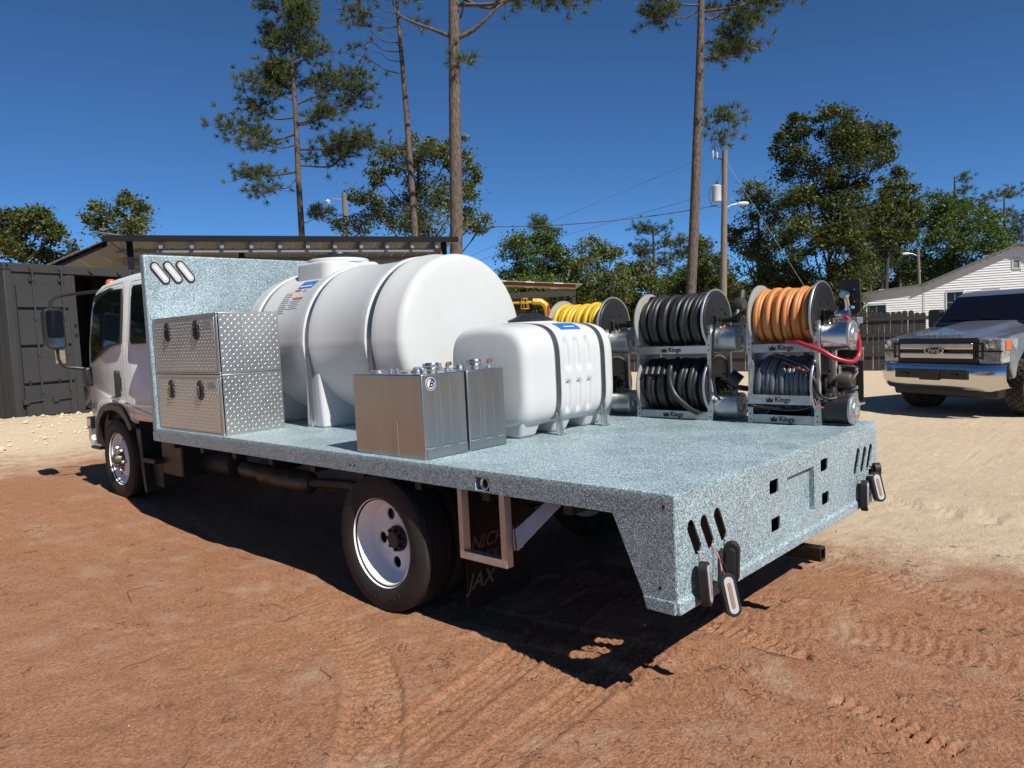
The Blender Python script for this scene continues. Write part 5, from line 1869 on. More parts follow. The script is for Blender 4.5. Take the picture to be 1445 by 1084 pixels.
# ------------------------------------------------------------------ picket fence
def fence():
    A, B = Vector((21.75, 1.6)), Vector((18.0, 14.9))
    d = (B - A)
    L = d.length
    d.normalize()
    t = thing('board_fence', 'weathered dark board fence with rounded tops along the yard', 'fence', (A.x, A.y, 0), rotz=math.atan2(d.y, d.x), local=True, deck=False)

    def zg(s):
        p = A + d * s
        return gz(p.x, p.y)
    rg = random.Random(5)
    pw = .150
    n = int(L / pw)
    w = pw - .003
    pts = [(-w / 2, 0), (w / 2, 0), (w / 2, 1.66), (w / 2 - .012, 1.70), (w / 2 - .035, 1.725), (0, 1.735), (-w / 2 + .035, 1.725), (-w / 2 + .012, 1.70), (-w / 2, 1.66)]
    mesh = None
    for k in range(n):
        s = (k + .5) * pw
        if k in (18,):
            continue
        if mesh is None:
            mb = MB().prism(pts, 'y', -.01, .01)
            o = part('board', mb, 'fence_wood', t, smooth=0)
            mesh = o.data
            c = CEN[o].copy()
        else:
            o = bpy.data.objects.new('board', mesh)
            COL.objects.link(o)
            o.parent = t
        o.location = Vector((s, rg.uniform(-.004, .004), zg(s) - .03)) + c
        o.rotation_euler = (rg.uniform(-.008, .008), rg.uniform(-.012, .012), 0)
        o.scale = (1, 1, rg.uniform(.985, 1.012) * (.93 if k in (19, 20) else 1))
    for h in (.42, .98, 1.44):
        for k in range(6):
            a, b = L * k / 6, L * (k + 1) / 6
            part('rail', MB().hexa([(a, .012, zg(a) + h), (b - .01, .012, zg(b) + h), (b - .01, .052, zg(b) + h), (a, .052, zg(a) + h), (a, .012, zg(a) + h + .09), (b - .01, .012, zg(b) + h + .09), (b - .01, .052, zg(b) + h + .09), (a, .052, zg(a) + h + .09)]), 'fence_wood', t)


fence()


# ------------------------------------------------------------------ white house
def house():
    d = Vector((.300, -.954)).normalized()
    t = thing('white_house', 'white clapboard house with low gable roof behind the pickup', 'house', (38.71, 11.71, -.15), rotz=math.atan2(d.y, d.x), local=True, deck=False)
    xw, xp, xe = 2.78, 6.78, 10.78
    zl, zc, zp = 2.83, 3.08, 4.72
    lap = .118

    def roof_x(z):                        # leftmost x of the wall at height z, main part
        if z <= zc:
            return xw
        return xw + (xp - xw) * (z - zc) / (zp - zc)
    wins = [(.13, 1.11, 1.15, 2.27), (3.72, 4.52, 1.60, 2.72), (5.22, 6.0, 1.60, 2.69), (6.50, 6.86, 3.60, 4.12)]
    wall = part('wall', MB().prism([(0, 0), (xw, 0), (xw, zc), (0, zl)], 'y', .03, .12)
                .prism([(xw, 0), (xe, 0), (xe, zc), (xp, zp), (xw, zc)], 'y', .03, .12), 'siding', t)

    def boards(xa_fn, xb_fn, ztop, mbs):
        z = .3
        while z < ztop - .01:
            z1 = min(z + lap, ztop)
            xa, xb = xa_fn(z), xb_fn(z)
            spans = [(xa, xb)]
            for (a, b, c, e) in wins:
                if z1 > c and z < e:
                    new = []
                    for (p, q) in spans:
                        if b <= p or a >= q:
                            new.append((p, q))
                        else:
                            if a > p:
                                new.append((p, a))
                            if b < q:
                                new.append((b, q))
                    spans = new
            for (p, q) in spans:
                if q - p > .03:
                    part('clapboard', MB().hexa([(p, -.014, z), (q, -.014, z), (q, .029, z), (p, .029, z), (p, .014, z1), (q, .014, z1), (q, .029, z1), (p, .029, z1)]), 'siding', t, smooth=0)
            z += lap
    boards(lambda z: 0 if z < zl else (z - zl) / (zc - zl) * xw, lambda z: xw - .06, zc, None)
    boards(lambda z: roof_x(z) + .04, lambda z: min(xe, 2 * xp - roof_x(z)) - .04, zp, None)
    part('corner_board', MB().box(xw - .055, xw + .035, -.022, .028, 0, zc), 'trim_white', t)
    for (a, b, c, e) in wins[:3]:
        w = part('window_frame', MB().prism([(a, c), (b, c), (b, e), (a, e)], 'y', -.035, .028, holes=[[(a + .06, c + .06), (b - .06, c + .06), (b - .06, e - .06), (a + .06, e - .06)]]), 'trim_white', t)
        part('pane', MB().box(a + .06, b - .06, .012, .02, c + .06, e - .06), 'glass_dark', t, w)
        part('muntin', MB().box((a + b) / 2 - .012, (a + b) / 2 + .012, .0, .012, c + .06, e - .06), 'print_grey', t, w)
        part('muntin', MB().box(a + .06, b - .06, .001, .0115, (c + e) / 2 - .012, (c + e) / 2 + .012), 'print_grey', t, w)
    a, b, c, e = wins[3]
    vt = part('attic_vent', MB().prism([(a, c), (b, c), (b, e), (a, e)], 'y', -.03, .028, holes=[[(a + .06, c + .06), (b - .06, c + .06), (b - .06, e - .06), (a + .06, e - .06)]]), 'trim_white', t)
    for k in range(6):
        z = c + .07 + k * .058
        part('louvre', MB().hexa([(a + .06, -.01, z), (b - .06, -.01, z), (b - .06, .0, z), (a + .06, .0, z), (a + .06, .015, z + .05), (b - .06, .015, z + .05), (b - .06, .025, z + .05), (a + .06, .025, z + .05)]), 'print_grey', t, vt)
    # roof planes and edge boards
    r = part('roof', MB().hexa([(xw - .12, -.28, zc - .02), (xp, -.28, zp + .03), (xp, 8, zp + .03), (xw - .12, 8, zc - .02), (xw - .12, -.28, zc + .07), (xp, -.28, zp + .13), (xp, 8, zp + .13), (xw - .12, 8, zc + .07)]), 'shingle', t)
    part('roof', MB().hexa([(xp, -.28, zp + .03), (xe + .25, -.28, zc - .06), (xe + .25, 8, zc - .06), (xp, 8, zp + .03), (xp, -.28, zp + .13), (xe + .25, -.28, zc + .04), (xe + .25, 8, zc + .04), (xp, 8, zp + .13)]), 'shingle', t)
    part('wing_roof', MB().hexa([(-.25, -.22, zl - .03), (xw - .125, -.22, zc - .0), (xw - .125, 6, zc), (-.25, 6, zl - .03), (-.25, -.22, zl + .05), (xw - .125, -.22, zc + .08), (xw - .125, 6, zc + .08), (-.25, 6, zl + .05)]), 'shingle', t)
    part('side_wall', MB().box(0, .1, .125, 6, 0, zl - .04), 'siding', t)
    part('foundation', MB().box(.02, xe, .0, .03, -.2, .3), 'barn_wall', t)


house()


# ------------------------------------------------------------------ pickup truck
def pickup():
    gzp = gz(10.7, 1.2)
    t = thing('pickup_truck', 'silver heavy duty pickup with chrome bumper parked before the white house', 'pickup', (10.79, 1.11, gzp - .01), rotz=math.atan2(.908, .418), local=True, deck=False)
    # local axes: y forward, x to the vehicle's right
    prof = [(.60, .58), (.66, .72), (.68, .95), (.68, 1.13), (.64, 1.175), (-.30, 1.32), (-.62, 1.37), (-3.35, 1.40), (-3.36, 1.46), (-5.2, 1.46), (-5.25, .70), (-4.35, .60),
            (-4.33, .80), (-4.2, .98), (-3.95, 1.05), (-3.7, 1.05), (-3.45, .98), (-3.32, .80), (-3.30, .52), (-.62, .50), (-.56, .80), (-.44, .97), (-.25, 1.06), (.0, 1.08), (.22, 1.06), (.42, .96), (.54, .80), (.58, .62)]
    k = len(prof)
    vv, rings = [], []
    for side in (1, -1):
        for dx, sh in ((1.0, .07), (.982, .02), (.93, 0)):
            ring = []
            for (y, z) in prof:
                front = max(0, (y - .2) / .65)
                xx = dx * (1.01 - .04 * front * front - .02 * max(0, (z - 1.0) / .4))
                cy, cz = (-1.5, .95)
                dd = Vector((cy - y, cz - z)).normalized()
                ring.append(len(vv))
                vv.append((side * xx, y + dd.x * sh * (.3 if y > .5 else .1), z + dd.y * sh))
            rings.append(ring)
    order = [rings[0], rings[1], rings[2], rings[5], rings[4], rings[3]]
    ff = []
    for A_, B_ in zip(order, order[1:]):
        for i in range(k):
            j = (i + 1) % k
            ff.append((A_[i], A_[j], B_[j], B_[i]))
    for tr in tessellate_polygon([[Vector((q[0], q[1], 0)) for q in prof]]):
        ff.append(tuple(order[0][i] for i in tr))
        ff.append(tuple(order[-1][i] for i in tr))
    body = part('body', MB().add(vv, ff), 'silver_paint', t, smooth=38)
    part('wheel_well', MB().box(-.62, .62, -.9, .62, .5, 1.0).box(-.9, .9, -4.3, -3.4, .75, 1.0), 'black_steel', t, body)
    # hood with raised centre and crease
    def hood(i, j):
        u, v_ = i / 16, j / 24
        x = -.86 + 1.72 * v_
        y = .835 - u * 1.12 - .11 * (abs(x) / .86) ** 2.2 * (1 - u)
        z = 1.175 + .160 * u ** .8 + .055 * (1 - smoothstep(.40, .60, abs(x))) * (.35 + .65 * u) - .035 * (abs(x) / .86) ** 3
        if u < .08:
            z -= .04 * (1 - u / .08)
        return (x, y, float(z))
    part('hood', MB().grid(hood, 17, 25), 'silver_paint', t, smooth=50)
    v, f = text_geo('SUPER DUTY', .105, .012)
    v = [(a * 1.35, b, 0) for a, b, c in v]
    part('hood_lettering', MB().add(v, f, basis((0, .770, 1.228), (-1, 0, 0), (0, -.86, .50))), 'hood_letter', t, body, smooth=0)
    # greenhouse
    gh = [(-.30, 1.33), (-.70, 1.80), (-.84, 1.855), (-1.6, 1.885), (-2.9, 1.865), (-3.18, 1.80), (-3.35, 1.40)]
    m = MB()
    ring = []
    vv = []
    for s in (1, -1):
        r_ = []
        for (y, z) in gh:
            x = .985 - .165 * (z - 1.33) / .55
            r_.append(len(vv))
            vv.append((s * x, y, z))
        ring.append(r_)
    ff = [tuple(ring[0]), tuple(reversed(ring[1]))]
    for i in range(len(gh) - 1):
        ff.append((ring[0][i], ring[0][i + 1], ring[1][i + 1], ring[1][i]))
    m.add(vv, ff)
    cabin = part('cabin', m, 'silver_paint', t, bevel=.05, seg=3)

    def ws(lift):
        out = []
        for (y, z) in ((-.340, 1.375), (-.680, 1.778)):
            x = .925 - .155 * (z - 1.33) / .55
            n = Vector((0, .76, .65)) * lift
            out.append([(-x, y + n.y, z + n.z), (x, y + n.y, z + n.z)])
        return out
    a, b = ws(.012), ws(-.02)
    part('windshield', MB().hexa([b[0][0], b[0][1], a[0][1], a[0][0], b[1][0], b[1][1], a[1][1], a[1][0]]), 'glass_dark', t, bevel=.004)
    for s in (-1, 1):
        poly = [(-.58, 1.40), (-.86, 1.72), (-1.0, 1.79), (-1.85, 1.80), (-1.85, 1.40)]
        vv = []
        for lift in (.012, -.02):
            for (y, z) in poly:
                x = .985 - .165 * (z - 1.33) / .55 + lift
                vv.append((s * x, y, z))
        n = len(poly)
        part('side_window', MB().add(vv, [tuple(range(n)), tuple(range(2 * n - 1, n - 1, -1))] + [(i, (i + 1) % n, (i + 1) % n + n, i + n) for i in range(n)]), 'glass_dark', t)
        wp = part('wiper', MB().tube([(s * .25 - .2, -.325, 1.390), (s * .25 + .15, -.345, 1.412), (s * .25 + .42, -.360, 1.432)], .008, 6), 'black_plastic', t)
    part('cowl', MB().box(-.88, .88, -.36, -.24, 1.318, 1.365), 'black_plastic', t, bevel=.01)
    # grille
    g = part('grille', MB().box(-.66, .66, .74, .855, .785, 1.165), 'dark_grille', t, bevel=.01)
    for z in (.815, .838, .861, 1.115, 1.135):
        part('grille_slat', MB().box(-.60, .60, .852, .866, z, z + .010), 'black_plastic', t, g)
    for (z0, z1) in ((1.000, 1.095), (.865, .955)):
        part('chrome_bar', MB().prism([(-.60, z0), (.60, z0), (.60, z1), (-.60, z1)], 'y', .855, .895), 'chrome_soft', t, g, bevel=.016, seg=3)
    for s in (-1, 1):
        part('chrome_bracket', MB().prism([(s * .60, .885), (s * .735, .860), (s * .735, 1.10), (s * .60, 1.085)], 'y', .820, .872,
             holes=[[(s * .625, .905), (s * .712, .89), (s * .712, 1.072), (s * .625, 1.06)]]), 'black_gloss', t, g, bevel=.006)
        # headlamp wrapping round the corner
        hl = MB().hexa([(s * .665, .862, .795), (s * .965, .805, .80), (s * .995, .52, .82), (s * .665, .65, .795), (s * .665, .862, 1.165), (s * .965, .795, 1.15), (s * .998, .50, 1.15), (s * .665, .65, 1.165)])
        h = part('headlamp', hl, 'head_glass', t, bevel=.02, seg=3)
        part('lamp_reflector', MB().lathe([(0, 0), (.055, .0), (.068, .03)], (s * .84, .83, 1.075), 'y', 18), 'chrome', t, h)
        part('lamp_divider', MB().hexa([(s * .68, .870, .965), (s * .972, .812, .965), (s * .965, .78, .965), (s * .68, .84, .965), (s * .68, .870, .985), (s * .972, .812, .985), (s * .965, .78, .985), (s * .68, .84, .985)]), 'black_gloss', t, h)
        part('amber_marker', MB().hexa([(s * .982, .74, .99), (s * .996, .66, .99), (s * .95, .66, .99), (s * .94, .74, .99), (s * .982, .74, 1.12), (s * 1.0, .66, 1.12), (s * .95, .66, 1.12), (s * .94, .74, 1.12)]), 'amber', t, h)
        mi = part('door_mirror', MB().prism(rrect(s * 1.18 - .11, s * 1.18 + .11, 1.28, 1.60, .05, 3), 'y', -.72, -.60), 'black_plastic', t, bevel=.025)
        part('mirror_arm', MB().box(min(s * .90, s * 1.10), max(s * .90, s * 1.10), -.69, -.64, 1.36, 1.41), 'black_plastic', t, mi)
    em = part('emblem', MB().add([(.165 * math.cos(2 * PI * i / 32), yy, .985 + .068 * math.sin(2 * PI * i / 32)) for yy in (.89, .912) for i in range(32)],
              [tuple(range(32)), tuple(range(63, 31, -1))] + [(i, (i + 1) % 32, (i + 1) % 32 + 32, i + 32) for i in range(32)]), 'chrome_soft', t, bevel=.004)
    part('emblem_field', MB().add([(.140 * math.cos(2 * PI * i / 32), yy, .985 + .050 * math.sin(2 * PI * i / 32)) for yy in (.905, .918) for i in range(32)],
         [tuple(range(32)), tuple(range(63, 31, -1))] + [(i, (i + 1) % 32, (i + 1) % 32 + 32, i + 32) for i in range(32)]), 'emblem_blue', t, em)
    v, f = text_geo('Ford', .095, .008, .25)
    part('emblem_lettering', MB().add(v, f, basis((0, .9195, .985), (-1, 0, 0), (0, 0, 1))), 'chrome_soft', t, em, smooth=0)
    # chrome bumper, curved in plan
    def bump(i, j):
        u = -1 + 2 * i / 40
        x = 1.02 * u
        y0 = .985 - .17 * abs(u) ** 6 - .03 * u * u
        pr = [(-.10, .780), (-.02, .790), (0, .770), (.012, .65), (.0, .50), (-.06, .415), (-.12, .40)]
        dy, z = pr[j]
        if abs(u) > .8:
            z = z + (.06 * (abs(u) - .8) / .2 if j > 3 else 0)
        return (x, y0 + dy, z)
    bpr = part('bumper', MB().grid(bump, 41, 7), 'chrome_soft', t, smooth=60)
    part('bumper_opening', MB().prism([(-.60, .575), (.60, .575), (.60, .715), (-.60, .715)], 'y', .90, 1.004), 'dark_grille', t, bpr, bevel=.008)
    part('plate_holder', MB().box(-.165, .165, .985, 1.022, .555, .705), 'black_plastic', t, bpr, bevel=.006)
    for s in (-1, 1):
        part('tow_hook', MB().tube([(s * .45, .96, .63), (s * .45, 1.01, .64), (s * .37, 1.015, .64), (s * .37, .96, .63)], .017, 8), 'black_gloss', t, bpr)
    part('air_dam', MB().prism([(-.90, .52), (.90, .52), (.84, .29), (-.84, .29)], 'y', .56, .72), 'black_plastic', t, bevel=.02)
    part('underbody', MB().box(-.7, .7, -4.9, .70, .33, .60), 'black_steel', t)
    # tyres with lugged tread
    def wheel(x, y, R=.43, hw=.155):
        s = 1 if x > 0 else -1
        m = MB().lathe([(.24, -hw + .02), (.30, -hw), (.37, -hw + .002), (R - .03, -hw + .015), (R - .014, -hw + .035), (R - .014, hw - .035), (R - .03, hw - .015), (.37, hw - .002), (.30, hw), (.24, hw - .02)], (x, y, R), 'x', 48, closed=True)
        w = part('wheel', m, 'rubber', t)
        lug = MB()
        nn = 30
        for q in range(nn):
            for c in range(5):
                a0 = 2 * PI * (q + (.5 if c % 2 else 0)) / nn
                xx = x + (-hw + .012) + (2 * hw - .024) * (c + .5) / 5
                wd = (2 * hw - .024) / 5 * .42
                da = PI / nn * (.80 if c in (0, 4) else .72)
                sk = .35 * da * (1 if c % 2 else -1)
                p = []
                for rr in (R - .018, R):
                    for (sx, sa) in ((-1, -1), (1, -1), (1, 1), (-1, 1)):
                        a_ = a0 + sa * da + sx * sk
                        p.append((xx + sx * wd, y + rr * math.cos(a_), R + rr * math.sin(a_)))
                lug.hexa(p)
        part('tread_lugs', lug, 'tread_rubber', t, w, smooth=0, kind='stuff')
        part('rim', MB().lathe([(.245, s * (hw - .015)), (.25, s * (hw - .005)), (.22, s * (hw - .05)), (.10, s * (hw - .07)), (.08, s * (hw - .03)), (0, s * (hw - .03))], (x, y, R), 'x', 32), 'chrome_soft', t, w)
    for x in (-.875, .875):
        wheel(x, 0)
        wheel(x, -3.85)


pickup()


# ------------------------------------------------------------------ poles and wires
def utility_pole():
    t = thing('utility_pole', 'tall wooden utility pole with grey transformer and lamp arm', 'utility pole', (27.05, 13.70, -.10), local=True, deck=False)
    lean = .085

    def X(z):
        return .70 * z / 8.9
    part('pole', MB().tube([(X(z), 0, z) for z in (0, 3, 6, 8.95)], [.16, .145, .125, .11], 12), 'pole_wood', t)
    r = Vector((.679, -.733, 0)).normalized()

    def off(a, z, dep=0):
        return (X(z) + r.x * a - r.y * dep * -1 * 0, r.y * a, z)
    tr = part('transformer', MB().lathe([(0, 6.78), (.17, 6.78), (.20, 6.80), (.20, 7.38), (.21, 7.40), (.21, 7.45), (.12, 7.50), (0, 7.51)], (X(7.1) - r.x * .34, -r.y * .34, 0), 'z', 20), 'transformer', t)
    part('bracket', MB().tube([off(-.05, 7.3), off(-.22, 7.3)], .03, 6).tube([off(-.05, 6.95), off(-.22, 6.95)], .03, 6), 'barn_steel', t, tr)
    part('bushing', MB().lathe([(.03, 7.50), (.045, 7.54), (.03, 7.58), (.045, 7.62), (.02, 7.68), (0, 7.68)], (X(7.1) - r.x * .30, -r.y * .30, 0), 'z', 10), 'wood_dark', t, tr)
    part('jumper', MB().tube([off(-.34, 7.6), off(-.62, 7.35), off(-.66, 6.95), off(-.5, 6.6), off(-.1, 6.55)], .016, 6).tube([off(-.30, 7.6), off(-.15, 8.1), off(-.12, 8.6)], .012, 6), 'cable', t)
    arm = part('top_arm', MB().tube([off(0, 8.55), off(-.55, 8.68)], .03, 6), 'wood_dark', t)
    part('insulator', MB().tube([off(-.50, 8.62), off(-.52, 8.95)], [.03, .05], 8).tube([off(-.32, 8.6), off(-.34, 8.88)], [.03, .05], 8), 'transformer', t, arm)
    lm = part('lamp_arm', MB().tube([off(0, 6.45), off(.3, 6.62), off(.55, 6.66)], .025, 8), 'galv', t)
    part('lamp_head', MB().lathe([(0, -.28), (.06, -.25), (.09, -.1), (.085, .12), (.04, .22), (0, .24)], (0, 0, 0), 'x', 12, m=basis(off(.82, 6.66), r, (r.y * -1, r.x, 0))), 'transformer', t, lm)


utility_pole()


def wire(name, label, pts, r, m, sag=.0):
    a = [Vector(p) for p in pts]
    path = []
    for i in range(len(a) - 1):
        for k in range(12):
            s = k / 12
            q = a[i].lerp(a[i + 1], s)
            q.z -= sag * 4 * s * (1 - s)
            path.append(q)
    path.append(a[-1])
    single(name, MB().tube(path, r, 5), m, label, 'cable')


wire('power_line', 'thin top power line running from the utility pole', [(27.15, 14.30, 8.6), (21.2, 22.2, 5.15), (20.2, 23.4, 4.5)], .008, 'cable')
wire('power_line', 'thin middle power line running from the transformer', [(27.1, 14.2, 7.0), (21.3, 22.0, 4.85), (20.3, 23.2, 4.3)], .008, 'cable')
wire('service_cable', 'thick twisted cable sagging from the lamp pole to the pine trunk', [(27.45, 13.95, 6.55), (20.9, 20.81, 6.06), (18.9, 21.9, 6.25)], .020, 'cable', .22)
wire('guy_wire', 'pale guy wire slanting from the pole into the oaks', [(27.72, 13.6, 8.30), (29.95, 10.75, 2.0)], .007, 'cable_light')


def lamp_pole():
    b = (41.75, 9.75, -.2)
    t = thing('lamp_pole', 'slim lamp pole standing behind the white house roof', 'lamp pole', b, local=True, deck=False)
    part('pole', MB().tube([(0, 0, 0), (.14, .18, 5.15)], [.11, .085], 10), 'pole_wood', t)
    r = Vector((.679, -.733, 0))
    a = part('arm', MB().tube([(.12, .16, 4.75), (.12 - r.x * .3, .16 - r.y * .3, 4.92), (.12 - r.x * .45, .16 - r.y * .45, 4.93)], .022, 8), 'galv', t)
    part('lamp_head', MB().lathe([(0, -.26), (.05, -.22), (.08, -.05), (.06, .15), (0, .2)], m=basis((.12 - r.x * .62, .16 - r.y * .62, 4.93), r, (-r.y, r.x, 0)), n=12), 'transformer', t, a)
    b = (24.1, 36.5, 0)
    t = thing('lamp_post', 'short wooden lamp post beyond the barn roof beside the oak', 'lamp pole', b, local=True, deck=False)
    part('pole', MB().tube([(0, 0, 0), (.33, .07, 10.3)], [.2, .16], 10), 'pole_wood', t)
    a = part('arm', MB().tube([(.30, .05, 9.9), (.30 - r.x * .7, .05 - r.y * .7, 10.0)], .03, 8), 'galv', t)
    part('lamp_head', MB().lathe([(0, -.2), (.12, -.15), (.18, .0), (.05, .12), (0, .15)], (.30 - r.x * 1.0, .05 - r.y * 1.0, 9.85), 'z', 12), 'transformer', t, a)


lamp_pole()


# ------------------------------------------------------------------ trees
RH = np.array([.679, -.733])
RH = RH / np.linalg.norm(RH)
DH = np.array([RH[1] * -1, RH[0]])


def np_mesh(name, V, F, m, smooth=False):
    me = bpy.data.meshes.new(name)
    V = np.asarray(V, np.float32)
    F = np.asarray(F, np.int32)
    me.vertices.add(len(V))
    me.vertices.foreach_set('co', V.ravel())
    me.loops.add(F.size)
    me.loops.foreach_set('vertex_index', F.ravel())
    me.polygons.add(len(F))
    me.polygons.foreach_set('loop_start', np.arange(0, F.size, F.shape[1], dtype=np.int32))
    me.update(calc_edges=True)
    me.validate()
    me.materials.append(MATS[m])
    return me


def child(name, me, root):
    o = bpy.data.objects.new(name, me)
    COL.objects.link(o)
    o.parent = root
    return o


def leaves(centres, size, rg, flat=.35):
    n = len(centres)
    nrm = rg.normal(size=(n, 3))
    nrm[:, 2] = np.abs(nrm[:, 2]) + flat
    nrm /= np.linalg.norm(nrm, axis=1)[:, None]
    t = np.cross(nrm, rg.normal(size=(n, 3)))
    t /= np.linalg.norm(t, axis=1)[:, None] + 1e-9
    b = np.cross(nrm, t)
    s = size * rg.uniform(.6, 1.25, n)[:, None]
    a = centres + t * s
    c = centres - t * s
    l = centres + b * s * .55 + nrm * s * .15
    r = centres - b * s * .55 + nrm * s * .15
    V = np.stack([a, l, c, r], 1).reshape(-1, 3)
    F = np.arange(4 * n).reshape(-1, 4)
    return V, F


def broadleaf(name, label, base, clumps, m, seed, leaf=.15, dens=1.0, trunk_r=.18, group=None, bark='bark_oak'):
    rg = np.random.default_rng(seed)
    x, y = base
    z0 = min(float(ground_z(x, y)), .3) - .05
    t = thing(name, label, 'tree', (x, y, z0), group, local=True, deck=False)
    cl = []
    for (du, h, ru, rv) in clumps:
        dep = rg.uniform(-1, 1) * max(.6, abs(ru) * 1.1)
        p = RH * du + DH * dep
        cl.append((np.array([p[0], p[1], h - z0]), ru, rv))
    wood = MB()
    htop = max(c[0][2] for c in cl)
    hlow = min(c[0][2] for c in cl)
    mid = np.mean([c[0] for c in cl], axis=0)
    tp = [Vector((0, 0, 0)), Vector((mid[0] * .15, mid[1] * .15, hlow * .55)), Vector((mid[0] * .5, mid[1] * .5, hlow + .30 * (htop - hlow))), Vector((mid[0] * .9, mid[1] * .9, hlow + .75 * (htop - hlow)))]
    wood.tube(tp, [trunk_r, trunk_r * .8, trunk_r * .5, trunk_r * .2], 8)
    for c, ru, rv in cl:
        s = min(1, max(.0, (c[2] - hlow * .6) / max(.1, htop - hlow * .6) * .75))
        k = s * 3
        i = min(2, int(k))
        st = tp[i].lerp(tp[i + 1], k - i)
        e = Vector(c)
        mi = st.lerp(e, .5) + Vector((rg.normal() * .15, rg.normal() * .15, -.18))
        wood.tube([st, mi, e], [trunk_r * .34, trunk_r * .22, trunk_r * .07], 5)
        for _ in range(3):
            q = e + Vector((rg.normal() * ru * .5, rg.normal() * ru * .5, rg.normal() * rv * .4))
            wood.tube([mi.lerp(e, .6), e.lerp(q, .5) + Vector((0, 0, .05)), q], [trunk_r * .12, trunk_r * .08, trunk_r * .03], 4)
    me = finish_mesh('trunk', wood.v, wood.f, bark, 60, False)
    child('trunk', me, t)
    C = []
    for c, ru, rv in cl:
        n = int(dens * 3600 * ru * rv / (leaf / .15) ** 2) + 60
        ns = max(7, int(16 * ru))
        sub = rg.normal(size=(ns, 3))
        sub /= np.linalg.norm(sub, axis=1)[:, None]
        sub *= rg.uniform(.45, 1.08, ns)[:, None] ** .7
        sub = sub * np.array([ru, ru, rv]) + c
        w = rg.uniform(.13, .32, ns)
        idx = rg.integers(0, ns, n)
        off = rg.normal(size=(n, 3)) * w[idx][:, None] * np.array([1.1, 1.1, .75]) * min(1.5, max(.7, ru))
        C.append(sub[idx] + off)
    V, F = leaves(np.concatenate(C), leaf * .5, rg)
    child('crown', np_mesh('crown', V, F, m), t)
    return t


